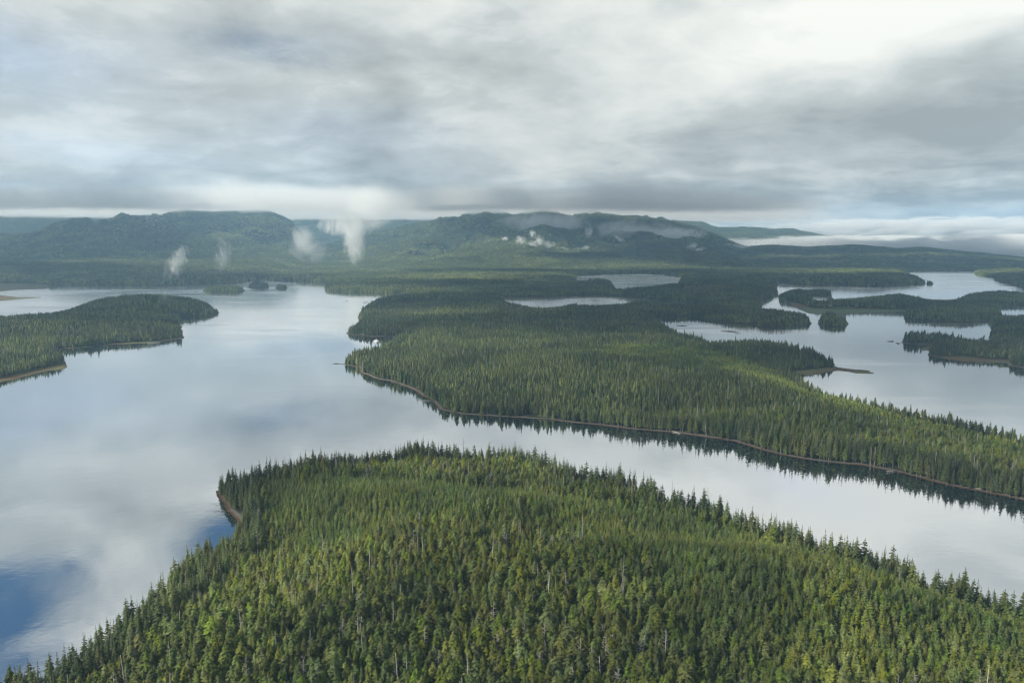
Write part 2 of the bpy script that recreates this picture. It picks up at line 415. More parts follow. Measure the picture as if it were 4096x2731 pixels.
def relief(X, Y, sd):
    D = np.hypot(X, Y)
    A = np.degrees(np.arctan2(X, Y))
    far = np.clip(D / 1400, 1, 5)
    s = sd + fbm(X, Y, 60, 3, 5) * 3.0 * far ** 0.5 + fbm(X, Y, 14, 2, 9) * 1.5
    under = np.clip(s * 0.10, -6, 0)
    beach = np.clip(s, 0, None)
    h = 2.6 * (1 - np.exp(-beach / 22)) * np.minimum(beach / 4, 1)
    inland = np.clip(s - 10, 0, None)
    h = h + 14 * (1 - np.exp(-inland / 110)) * (1 + 0.9 * fbm(X, Y, 420, 4, 21)) + np.minimum(inland / 60, 1) * 6.0 * fbm(X, Y, 110, 3, 33) * np.clip(3200 / np.maximum(D, 1), 0.4, 1)
    for hx, hy, rx, ry, hh in HILLS:
        g = np.exp(-(((X - hx) / rx) ** 2 + ((Y - hy) / ry) ** 2))
        h = h + hh * g * sstep(s, 0, 90)
    for line, dc, df, rough in RIDGES:
        la = np.array([px_azel(a, b)[0] for a, b in line])
        le = np.array([px_azel(a, b)[1] for a, b in line])
        elv = np.interp(A, la, le, left=-6, right=-6)
        edge = sstep(A, la[0], la[0] + 3) * (1 - sstep(A, la[-1] - 3, la[-1]))
        wob = fbm(X, Y, 2600, 2, 50 + int(dc / 100)) * 350
        crest = dc + wob
        top = H_CAM + (crest * np.tan(np.radians(elv)))
        top = np.clip(top * edge, 0, None)
        t_ = np.clip((D - df) / (crest - df), 0, 1)
        prof = (t_ ** 1.25) * (1 - 0.25 * t_) / 0.75
        prof = np.where(D > crest, np.exp(-((D - crest) / 1500) ** 2), prof)
        # spurs and gullies running downhill
        wx_ = X + fbm(X, Y, 900, 3, 3) * 420
        sp = 0.65 * fbm(wx_, Y * 0.42, 900, 4, int(dc) % 97, 0.5) + 0.35 * fbm(wx_, Y * 0.8, 330, 3, 7 + int(dc) % 89, 0.6)
        sp = 1 - np.abs(sp) * 4.5
        body = top * prof * (1 + rough * (sp - 0.6) * np.clip(4 * prof * (1.12 - prof), 0, 1))
        h = np.maximum(h, np.where(D > df, body, 0) * sstep(s, 0, 200))
    return np.where(s > 0, h, under), s


# polar sheet: fine near the camera, coarse far away
AZ0, AZ1, NA = -47.0, 47.0, 760
R0, R1, NR = 300.0, 20500.0, 980
azs = np.radians(np.linspace(AZ0, AZ1, NA))
rs = R0 * (R1 / R0) ** (np.arange(NR) / (NR - 1))
RR, AA = np.meshgrid(rs, azs, indexing='ij')
GX, GY = RR * np.sin(AA), RR * np.cos(AA)
SD = shore_distance(GX, GY)
GZ, SS = relief(GX, GY, SD)


def look(grid, X, Y):
    """bilinear look-up on the polar sheet"""
    D = np.hypot(X, Y)
    a = (np.degrees(np.arctan2(X, Y)) - AZ0) / (AZ1 - AZ0) * (NA - 1)
    r = np.log(np.maximum(D, R0) / R0) / math.log(R1 / R0) * (NR - 1)
    a = np.clip(a, 0, NA - 1.001)
    r = np.clip(r, 0, NR - 1.001)
    i, j = r.astype(int), a.astype(int)
    fi, fj = r - i, a - j
    return (grid[i, j] * (1 - fj) + grid[i, j + 1] * fj) * (1 - fi) + (grid[i + 1, j] * (1 - fj) + grid[i + 1, j + 1] * fj) * fi


# sight-line clearance per azimuth: how far below the skyline in front a point lies
elev = (GZ + 12 - H_CAM) / RR
run = np.maximum.accumulate(elev, axis=0)
prev = np.vstack([np.full((1, NA), -9.0), run[:-1]])


def shown(X, Y, top):
    D = np.hypot(X, Y)
    return (look(GZ, X, Y) + top - H_CAM) / D > look(prev, X, Y) - 0.004


def mesh_obj(name, verts, faces, mats=(), parent=None, link=True, smooth=False, attrs=None):
    me = bpy.data.meshes.new(name)
    verts = np.asarray(verts, np.float32)
    me.vertices.add(len(verts))
    me.vertices.foreach_set('co', verts.ravel())
    if len(faces):
        if isinstance(faces, np.ndarray):
            nf, w = faces.shape
            me.loops.add(nf * w)
            me.loops.foreach_set('vertex_index', faces.ravel().astype(np.int32))
            me.polygons.add(nf)
            me.polygons.foreach_set('loop_start', np.arange(0, nf * w, w, dtype=np.int32))
        else:
            tot = np.array([len(f) for f in faces])
            me.loops.add(int(tot.sum()))
            me.loops.foreach_set('vertex_index', np.concatenate([np.asarray(f) for f in faces]).astype(np.int32))
            me.polygons.add(len(faces))
            me.polygons.foreach_set('loop_start', (np.cumsum(tot) - tot).astype(np.int32))
    me.update(calc_edges=True)
    if smooth:
        me.polygons.foreach_set('use_smooth', np.ones(len(me.polygons), bool))
    for m in mats:
        me.materials.append(m)
    for an, (typ, dom, data) in (attrs or {}).items():
        at = me.attributes.new(an, typ, dom)
        at.data.foreach_set('color' if 'COLOR' in typ else ('vector' if typ == 'FLOAT_VECTOR' else 'value'), np.asarray(data).ravel())
    ob = bpy.data.objects.new(name, me)
    if link:
        COL.objects.link(ob)
    if parent:
        ob.parent = parent
    return ob


def tag(o, label=None, cat=None, group=None, kind=None):
    if label:
        o['label'] = label
    if cat:
        o['category'] = cat
    if group:
        o['group'] = group
    if kind:
        o['kind'] = kind
    return o


def new_mat(name):
    m = bpy.data.materials.new(name)
    m.use_nodes = True
    return m, N(m.node_tree)


def out_surf(kk, sh):
    kk.link(sh, kk.n('ShaderNodeOutputMaterial').inputs[0])


def principled(kk, col, rough=0.8, spec=0.2, normal=None):
    b = kk.n('ShaderNodeBsdfPrincipled')
    kk.put(b.inputs['Base Color'], col)
    kk.put(b.inputs['Roughness'], rough)
    b.inputs['Specular IOR Level'].default_value = spec
    if normal is not None:
        kk.link(normal, b.inputs['Normal'])
    return b


# ------------------------------------------------------------------ ground
gm, g = new_mat("forest_floor_and_shore")
pos = g.n('ShaderNodeNewGeometry').outputs['Position']
sv = g.n('ShaderNodeAttribute', attribute_name='shore').outputs['Fac']
zn = g.n('ShaderNodeAttribute', attribute_name='zone').outputs['Fac']
n1 = g.noise(pos, 0.05, 5, 0.6)
n2 = g.noise(pos, 0.4, 4, 0.6)
n3 = g.noise(pos, 0.012, 3, 0.5)
s2 = g.m('ADD', g.m('ADD', sv, g.m('MULTIPLY', g.m('SUBTRACT', n1, 0.5), 5.0)), g.m('MULTIPLY', g.m('SUBTRACT', n3, 0.5), 12.0))
rust = g.mix(n2, (0.040, 0.022, 0.011, 1), (0.140, 0.072, 0.030, 1))
stone = g.mix(n2, (0.055, 0.052, 0.048, 1), (0.17, 0.165, 0.15, 1))
grassy = g.mix(n1, (0.050, 0.070, 0.022, 1), (0.13, 0.135, 0.05, 1))
wet = (0.020, 0.019, 0.015, 1)
floor = g.mix(n1, (0.012, 0.017, 0.007, 1), (0.035, 0.040, 0.017, 1))
c = g.mix(g.mr(s2, 0.2, 1.6), wet, rust)
c = g.mix(g.mr(s2, 2.5, 5.5), c, stone)
c = g.mix(g.mr(s2, 6.5, 9.0), c, floor)
mud = g.mix(g.mr(n3, 0.35, 0.65), rust, grassy)
c = g.mix(g.m('MULTIPLY', g.mr(zn, 0.5, 1.0), g.mr(s2, 0.5, 2.0)), c, mud)
green = g.mix(n2, (0.060, 0.095, 0.035, 1), (0.095, 0.125, 0.050, 1))
c = g.mix(g.m('MULTIPLY', g.mr(zn, 1.5, 2.0), g.mr(s2, 3.0, 7.0)), c, green)
shrub = g.mix(n1, (0.045, 0.050, 0.022, 1), (0.085, 0.078, 0.045, 1))
c = g.mix(g.mr(zn, 2.5, 3.0), c, shrub)
bmp = g.n('ShaderNodeBump')
bmp.inputs['Strength'].default_value = 0.6
bmp.inputs['Distance'].default_value = 0.8
g.link(n2, bmp.inputs['Height'])
out_surf(g, principled(g, c, 0.85, 0.2, bmp.outputs[0]).outputs[0])

zone = np.zeros(GX.shape)
JX, JY = GX + 30 * fbm(GX, GY, 70, 4, 61) + 60 * fbm(GX, GY, 260, 2, 63), GY + 30 * fbm(GX, GY, 70, 4, 62) + 90 * fbm(GX, GY, 260, 2, 64)
for pl in (FLATS, FLATS2, FLATS3, FLATS4, FLATS5, FLATS6, FLATS7, SMALL['spit']):
    zone[inside(GX, GY, pl)] = 1.0
zone[inside(GX, GY, MARSH)] = 2.0
for pl in CLEAR:
    zone[inside(JX, JY, pl)] = 3.0
flat = (zone == 1) | (zone == 2)
GZ = np.where(flat & (GZ > 1.2), 0.5 + 0.3 * np.minimum(SS / 30, 1) + 0.4 * fbm(GX, GY, 30, 2, 4), GZ)
ii, jj = np.meshgrid(np.arange(NR - 1), np.arange(NA - 1), indexing='ij')
v0 = (ii * NA + jj).ravel()
quads = np.stack([v0, v0 + 1, v0 + 1 + NA, v0 + NA], 1)[:, ::-1]
land = mesh_obj('terrain', np.stack([GX, GY, GZ], -1).reshape(-1, 3), quads, [gm], smooth=True,
                attrs={'shore': ('FLOAT', 'POINT', SS.astype(np.float32)), 'zone': ('FLOAT', 'POINT', zone.astype(np.float32))})
tag(land, kind='structure')

# ------------------------------------------------------------------ water
wm, w = new_mat("calm_sea_water")
pos = w.n('ShaderNodeNewGeometry').outputs['Position']
dist = w.n('ShaderNodeVectorMath', operation='LENGTH')
w.link(pos, dist.inputs[0])
ruf = w.noise(pos, 0.0016, 4, 0.5)
swell = w.noise(pos, 0.055, 2, 0.5, 0.3)
fine = w.n('ShaderNodeMapping')
w.link(pos, fine.inputs[0])
fine.inputs['Scale'].default_value = (0.7, 1.5, 1)
fine.inputs['Rotation'].default_value = (0, 0, R(20))
rip = w.noise(fine.outputs[0], 0.16, 3, 0.55, 0.6)
lane_m = w.n('ShaderNodeMapping')
w.link(pos, lane_m.inputs[0])
lane_m.inputs['Scale'].default_value = (0.25, 1.0, 1)
lane_m.inputs['Rotation'].default_value = (0, 0, R(-14))
lane = w.noise(lane_m.outputs[0], 0.006, 5, 0.6, 0.8)
hgt = w.m('ADD', w.m('MULTIPLY', swell, 0.8), w.m('MULTIPLY', w.m('MULTIPLY', rip, w.m('ADD', w.mr(ruf, 0.38, 0.62, 0.15, 1.0), w.m('MULTIPLY', w.mr(lane, 0.52, 0.66, 0.0, 1.6), w.mr(dist.outputs['Value'], 1500, 4500, 1.0, 0.0)))), 0.38))
bmp = w.n('ShaderNodeBump')
bmp.inputs['Strength'].default_value = 0.35
bmp.inputs['Distance'].default_value = 0.16
w.link(hgt, bmp.inputs['Height'])
gl = w.n('ShaderNodeBsdfGlossy')
gl.inputs['Color'].default_value = (0.97, 0.98, 1.0, 1)
w.link(w.m('ADD', w.m('ADD', w.mr(ruf, 0.35, 0.65, 0.01, 0.035), w.mr(lane, 0.50, 0.66, 0.0, 0.085)), w.mr(dist.outputs['Value'], 1500, 7000, 0.0, 0.14, smooth=False)), gl.inputs['Roughness'])
w.link(bmp.outputs[0], gl.inputs['Normal'])
df = w.n('ShaderNodeBsdfDiffuse')
df.inputs['Color'].default_value = (0.008, 0.022, 0.030, 1)
fr = w.n('ShaderNodeFresnel')
fr.inputs['IOR'].default_value = 3.2
fac = w.mr(fr.outputs[0], 0.25, 0.75, 0.68, 0.97, smooth=False)
mx = w.n('ShaderNodeMixShader')
w.link(fac, mx.inputs[0])
w.link(df.outputs[0], mx.inputs[1])
w.link(gl.outputs[0], mx.inputs[2])
out_surf(w, mx.outputs[0])
wv = [(-24000, -3000, 0), (24000, -3000, 0), (24000, 24000, 0), (-24000, 24000, 0)]
water = mesh_obj('water', wv, np.array([[0, 1, 2, 3]]), [wm])
tag(water, kind='structure')


# ------------------------------------------------------------------ foliage materials
def foliage(name, dark, light, big=0.010):
    m, f = new_mat(name)
    pos = f.n('ShaderNodeNewGeometry').outputs['Position']
    rnd = f.n('ShaderNodeObjectInfo').outputs['Random']
    a = f.noise(pos, big, 4, 0.55)
    b = f.noise(pos, 0.55, 3, 0.6)
    stand = f.mr(f.noise(pos, 0.0045, 5, 0.6, 0.6), 0.38, 0.62, 0.72, 1.22)
    col = f.mix(f.m('ADD', f.m('MULTIPLY', rnd, 0.40), f.m('MULTIPLY', f.mr(a, 0.38, 0.62), 0.60)), dark, light)
    hs = f.n('ShaderNodeHueSaturation')
    f.link(f.mr(f.m('FRACT', f.m('MULTIPLY', rnd, 7.31)), 0, 1, 0.475, 0.53, smooth=False), hs.inputs['Hue'])
    f.link(f.mr(f.m('FRACT', f.m('MULTIPLY', rnd, 13.7)), 0, 1, 0.75, 1.1, smooth=False), hs.inputs['Saturation'])
    vj = f.mr(f.m('FRACT', f.m('MULTIPLY', rnd, 29.3)), 0, 1, 0.70, 1.30, smooth=False)
    f.link(f.m('MULTIPLY', f.m('MULTIPLY', vj, stand), f.mr(b, 0.3, 0.7, 0.65, 1.4)), hs.inputs['Value'])
    f.link(col, hs.inputs['Color'])
    pr = principled(f, hs.outputs[0], 0.75, 0.15)
    tr = f.n('ShaderNodeBsdfTranslucent')
    f.link(hs.outputs[0], tr.inputs['Color'])
    mx = f.n('ShaderNodeMixShader')
    mx.inputs[0].default_value = 0.22
    f.link(pr.outputs[0], mx.inputs[1])
    f.link(tr.outputs[0], mx.inputs[2])
    out_surf(f, mx.outputs[0])
    return m


M_OLIVE = foliage("cedar_needles", (0.052, 0.078, 0.015, 1), (0.165, 0.192, 0.032, 1))
M_DARK = foliage("spruce_needles", (0.036, 0.060, 0.022, 1), (0.110, 0.132, 0.036, 1))
M_YOUNG = foliage("hemlock_needles", (0.060, 0.098, 0.022, 1), (0.190, 0.220, 0.036, 1))
M_FAR = foliage("second_growth_needles", (0.048, 0.076, 0.026, 1), (0.180, 0.200, 0.052, 1), big=0.0012)
bm_, b_ = new_mat("bark")
rnd = b_.n('ShaderNodeObjectInfo').outputs['Random']
out_surf(b_, principled(b_, b_.mix(rnd, (0.10, 0.085, 0.07, 1), (0.17, 0.155, 0.135, 1)), 0.9).outputs[0])
M_BARK = bm_
sm_, b_ = new_mat("bleached_dead_wood")
rnd = b_.n('ShaderNodeObjectInfo').outputs['Random']
out_surf(b_, principled(b_, b_.mix(rnd, (0.17, 0.16, 0.14, 1), (0.36, 0.35, 0.32, 1)), 0.85).outputs[0])
M_SNAG = sm_


# ------------------------------------------------------------------ tree shapes (metres)
def tube(V, F, pts, rads, seg=5):
    pts = [np.array(p_, float) for p_ in pts]
    base = len(V)
    for i, (p_, r_) in enumerate(zip(pts, rads)):
        d = pts[min(i + 1, len(pts) - 1)] - pts[max(i - 1, 0)]
        d /= np.linalg.norm(d) + 1e-9
        u = np.cross(d, (0.3, 0.9, 0.1) if abs(d[2]) > 0.7 else (0, 0, 1))
        u /= np.linalg.norm(u) + 1e-9
        v = np.cross(d, u)
        for s_ in range(seg):
            a = 2 * math.pi * s_ / seg
            V.append(tuple(p_ + r_ * (math.cos(a) * u + math.sin(a) * v)))
    for i in range(len(pts) - 1):
        for s_ in range(seg):
            a, b = base + i * seg + s_, base + i * seg + (s_ + 1) % seg
            F.append((a, b, b + seg, a + seg))
    F.append(tuple(base + (len(pts) - 1) * seg + s_ for s_ in range(seg)))


def spray(V, F, rng, a, z, r, droop, width, thick=1.0, r0=0.0):
    """one drooping branch: a ragged roof-shaped frond of needle sprays"""
    ca, sa = math.cos(a), math.sin(a)
    segs = 3
    rings = []
    for i in range(segs + 1):
        t = i / segs
        rad = r0 + (r - r0) * t
        zz = z - droop * r * (t ** 1.6) + 0.10 * r * math.sin(t * 3.1)
        wd = width * r * (0.35 + 1.3 * t * (1 - t) * 2) * (0.75 + 0.5 * rng.random()) * (0.12 if i == segs else 1)
        cx, cy = ca * rad, sa * rad
        b = len(V)
        dz = 0.38 * wd
        V.append((cx - sa * wd, cy + ca * wd, zz - dz))
        V.append((cx, cy, zz))
        V.append((cx + sa * wd, cy - ca * wd, zz - dz * (0.6 + 0.8 * rng.random())))
        rings.append(b)
    for i in range(segs):
        p_, q = rings[i], rings[i + 1]
        F.append((p_, p_ + 1, q + 1, q))
        F.append((p_ + 1, p_ + 2, q + 2, q + 1))
    # hanging side twigs
    for _ in range(2):
        t = 0.35 + 0.55 * rng.random()
        rad = r * t
        sg = rng.choice((-1, 1))
        off = width * r * (0.5 + 0.5 * rng.random())
        zz = z - droop * r * t ** 1.6
        b = len(V)
        cx, cy = ca * rad, sa * rad
        ln = 0.30 * r * (0.6 + rng.random())
        V.append((cx, cy, zz))
        V.append((cx - sa * sg * off + ca * ln * 0.5, cy + ca * sg * off + sa * ln * 0.5, zz - 0.15 * ln))
        V.append((cx - sa * sg * off * 1.1 + ca * ln, cy + ca * sg * off * 1.1 + sa * ln, zz - 0.75 * ln))
        F.append((b, b + 1, b + 2))


def conifer_parts(seed, H, rad, base, whorls, nb, ragged, droop, power=0.85, top_flat=0.0):
    rng = random.Random(seed)
    V, F = [], []
    lean = (rng.uniform(-1, 1) * 0.02 * H, rng.uniform(-1, 1) * 0.02 * H)
    for i in range(whorls):
        t = (i + rng.random() * 0.7) / whorls
        z = base + (H - base) * t
        prof = (1 - t) ** power + top_flat * (1 - t ** 6) * 0.4
        if t < 0.15:
            prof *= 0.65 + t * 2.3
        rr = rad * prof
        rr = max(rr, 0.25)
        n_ = max(3, int(nb * (0.7 + 0.3 * (1 - t)) + rng.random()))
        a0 = rng.random() * 6.283
        for j in range(n_):
            if rng.random() < ragged * 0.35:
                continue
            a = a0 + 6.283 * j / n_ + rng.uniform(-.25, .25)
            r = rr * (1 + ragged * rng.uniform(-.55, .45))
            spray(V, F, rng, a, z + rng.uniform(-.3, .3), max(r, 0.3), droop * rng.uniform(.7, 1.3), 0.30 + 0.10 * rng.random())
    V2 = []
    for (x, y, z) in V:
        f = max(z / H, 0.0) ** 1.5
        V2.append((x + lean[0] * f, y + lean[1] * f, z))
    # leader
    b = len(V2)
    V2 += [(lean[0] - .16, lean[1], H - 1.2), (lean[0] + .16, lean[1] + .1, H - 1.2), (lean[0], lean[1] - .18, H - 1.2), (lean[0] * 1.03, lean[1] * 1.03, H + 0.4)]
    F += [(b, b + 1, b + 3), (b + 1, b + 2, b + 3), (b + 2, b, b + 3)]
    TV, TF = [], []
    tube(TV, TF, [(0, 0, -1.5), (lean[0] * .2, lean[1] * .2, H * .4), (lean[0] * .9, lean[1] * .9, H * .97)], [H * .016, H * .012, H * .002], 5)
    return (V2, F), (TV, TF)


def snag_parts(seed, H, limbs, spread, kinked=False, broken=False):
    rng = random.Random(seed)
    V, F = [], []
    lx, ly = rng.uniform(-1, 1) * .05 * H, rng.uniform(-1, 1) * .03 * H
    if kinked:
        lx, ly = 0.20 * H * rng.choice((-1, 1)), 0.05 * H
    ax = lambda t: np.array([lx * t ** 1.4, ly * t ** 1.4, H * t - 1.0])
    tr = lambda t: H * (0.0135 * (1 - t) + (0.006 if broken else 0.0022))
    tube(V, F, [ax(t) for t in (0, .3, .6, .85, 1)], [tr(t) for t in (0, .3, .6, .85, 1)], 5)
    for i in range(limbs):
        t = 0.35 + 0.62 * (i + rng.random()) / limbs
        a = rng.random() * 6.283
        L = spread * (1.15 - t) * (0.5 + rng.random() * 0.9) + 0.5
        p0 = ax(t)
        d = np.array([math.cos(a), math.sin(a), rng.uniform(-.25, .45)])
        p1 = p0 + d * L * .55
        p2 = p0 + d * L + np.array([0, 0, rng.uniform(-.25, .35) * L])
        tube(V, F, [p0, p1, p2], [0.13, 0.10, 0.04], 3)
        if L > 1.6:
            for s_ in (-1, 1):
                q = p1 + np.array([-d[1] * s_, d[0] * s_, .2]) * L * .3 + d * L * .2
                tube(V, F, [p1, q], [0.07, 0.03], 3)
    return V, F


def join(parts):
    V, F, mi = [], [], []
    for i, (v, f) in enumerate(parts):
        b = len(V)
        V += list(v)
        F += [tuple(x + b for x in q) for q in f]
        mi += [i] * len(f)
    return V, F, mi


PROTO = bpy.data.collections.new("tree_shapes")       # kept out of the scene: only the forests refer to it
SPECIES = {}                                          # name -> (indices of the shapes)
SHAPES = []


def add_shape(kind, V, F, mats, mi):
    nm = "shape_%02d_%s" % (len(SHAPES), kind)
    o = mesh_obj(nm, V, F, mats, link=False)
    o.data.polygons.foreach_set('material_index', np.array(mi, np.int32))
    PROTO.objects.link(o)
    SPECIES.setdefault(kind, []).append(len(SHAPES))
    SHAPES.append(o)
    return o


TREE_PARTS = {}
for s_ in range(5):      # old cedar / hemlock of the foreground, ragged
    cr, tr_ = conifer_parts(100 + s_, 21 + s_ % 3, [4.3, 3.6, 4.9, 4.0, 3.4][s_], [4, 5, 3.5, 6, 4][s_], 22, 6, [.75, .9, .7, 1.0, .8][s_], .36, [.50, .70, .45, .62, .55][s_], .30)
    TREE_PARTS.setdefault('cedar', []).append((cr, tr_))
    v, f, mi = join([cr, tr_])
    add_shape('cedar', v, f, [M_OLIVE, M_BARK], mi)
for s_ in range(4):      # tall shore spruce
    cr, tr_ = conifer_parts(200 + s_, 30 + s_, [5.0, 4.2, 4.8, 3.8][s_], [4, 6, 5, 8][s_], 26, 6, [.6, .8, .7, .95][s_], .36, [.62, .78, .70, .85][s_], .12)
    TREE_PARTS.setdefault('spruce', []).append((cr, tr_))
    v, f, mi = join([cr, tr_])
    add_shape('spruce', v, f, [M_DARK, M_BARK], mi)
for s_ in range(4):      # even young growth
    cr, tr_ = conifer_parts(300 + s_, 12 + s_ * .8, [3.2, 3.5, 2.9, 3.3][s_], .6, 13, 6, .6, .22, [.60, .72, .66, .55][s_], .12)
    TREE_PARTS.setdefault('hemlock', []).append((cr, tr_))
    v, f, mi = join([cr, tr_])
    add_shape('young', v, f, [M_YOUNG, M_BARK], mi)
SNAG_SPECS = [(24, 16, 3.2), (22, 26, 4.2), (25, 10, 2.0), (18, 34, 5.0), (20, 14, 2.6)]
for s_, (hh, nl, spd) in enumerate(SNAG_SPECS):
    v, f = snag_parts(400 + s_, hh, nl, spd, kinked=(s_ == 4), broken=(s_ == 2))
    add_shape('snag', v, f, [M_SNAG], [0] * len(f))


def plain_crown(rng, V, F, x, y, z0, H, rad, lev=5, nb=7):
    """light conifer for the middle distance: jagged stacked skirts"""
    for i in range(lev):
        t = i / lev
        zt = z0 + H * (0.22 + 0.78 * (t + 1.25 / lev)) if i < lev - 1 else z0 + H
        zb = z0 + H * (0.08 + 0.92 * t)
        r = rad * ((1 - t) ** .68 + .06) * rng.uniform(.72, 1.25)
        b = len(V)
        V.append((x, y, min(zt, z0 + H)))
        a0 = rng.random() * 6.28
        for j in range(nb * 2):
            a = a0 + 3.1416 * j / nb
            q = r * (rng.uniform(.70, 1.35) if j % 2 == 0 else rng.uniform(.35, .60))
            V.append((x + q * math.cos(a), y + q * math.sin(a), zb + (-.05 if j % 2 == 0 else .05) * H * rng.uniform(.3, 1.2)))
        for j in range(nb * 2):
            F.append((b, b + 1 + j, b + 1 + (j + 1) % (nb * 2)))


for s_ in range(4):
    rng = random.Random(500 + s_)
    v, f = [], []
    plain_crown(rng, v, f, 0, 0, 0, 24 + 2 * s_, [4.4, 3.9, 4.8, 3.6][s_], 8, 6)
    add_shape('mid', v, f, [M_DARK], [0] * len(f))
for s_ in range(3):
    rng = random.Random(550 + s_)
    v, f = [], []
    plain_crown(rng, v, f, 0, 0, 0, 21 + 3 * s_, [4.9, 4.3, 4.6][s_], 7, 6)
    add_shape('midmix', v, f, [M_FAR], [0] * len(f))
for s_ in range(3):
    rng = random.Random(600 + s_)
    v, f = [], []
    plain_crown(rng, v, f, 0, 0, 0, 12 + s_, 3.3, 6, 6)
    add_shape('midyoung', v, f, [M_YOUNG], [0] * len(f))
for s_ in range(4):      # far trees in little stands of several
    rng = random.Random(700 + s_)
    v, f = [], []
    for q in range(9):
        plain_crown(rng, v, f, rng.uniform(-9, 9), rng.uniform(-9, 9), -2, rng.uniform(17, 30), rng.uniform(3.0, 4.6), 3, 4)
    add_shape('stand', v, f, [M_FAR if s_ % 4 else M_DARK], [0] * len(f))


# ------------------------------------------------------------------ forests: scattered points carrying the tree shapes
def forest_nodes():
    nt = bpy.data.node_groups.new("plant_forest", 'GeometryNodeTree')
    nt.interface.new_socket("Geometry", in_out='INPUT', socket_type='NodeSocketGeometry')
    nt.interface.new_socket("Geometry", in_out='OUTPUT', socket_type='NodeSocketGeometry')
    gi, go = nt.nodes.new('NodeGroupInput'), nt.nodes.new('NodeGroupOutput')
    ci = nt.nodes.new('GeometryNodeCollectionInfo')
    ci.inputs['Collection'].default_value = PROTO
    ci.inputs['Separate Children'].default_value = True
    ci.inputs['Reset Children'].default_value = True
    ip = nt.nodes.new('GeometryNodeInstanceOnPoints')
    ip.inputs['Pick Instance'].default_value = True

    def attr(name, typ):
        a = nt.nodes.new('GeometryNodeInputNamedAttribute')
        a.data_type = typ
        a.inputs['Name'].default_value = name
        return a.outputs['Attribute']
    L = nt.links.new
    L(gi.outputs[0], ip.inputs['Points'])
    L(ci.outputs[0], ip.inputs['Instance'])
    L(attr('shape', 'INT'), ip.inputs['Instance Index'])
    L(attr('turn', 'FLOAT_VECTOR'), ip.inputs['Rotation'])
    L(attr('size', 'FLOAT_VECTOR'), ip.inputs['Scale'])
    L(ip.outputs[0], go.inputs[0])
    return nt


FOREST_NT = forest_nodes()
nprng = np.random.default_rng(7)


def scatter(d0, d1, s, half=40.0):
    """jittered grid of candidate spots between two distances"""
    xm = d1 * math.sin(R(half))
    nx, ny = int(2 * xm / s), int(d1 / s)
    gx, gy = np.meshgrid(np.arange(nx) * s - xm, np.arange(ny) * s)
    gx = gx + nprng.uniform(-.48, .48, gx.shape) * s
    gy = gy + nprng.uniform(-.48, .48, gy.shape) * s
    D = np.hypot(gx, gy)
    ok = (D >= d0) & (D < d1) & (np.abs(np.degrees(np.arctan2(gx, gy))) < half)
    return gx[ok], gy[ok]


def in_any(X, Y, polys):
    r = np.zeros(X.shape, bool)
    for pl in polys:
        r |= inside(X, Y, pl)
    return r


TREELESS = [FLATS6, FLATS7, MARSH, FLATS, FLATS2, FLATS3, FLATS4, FLATS5, SMALL['spit']]
ALLPTS = []          # rows: x, y, z, shape, turn, tiltx, tilty, sx, sz, kindcode


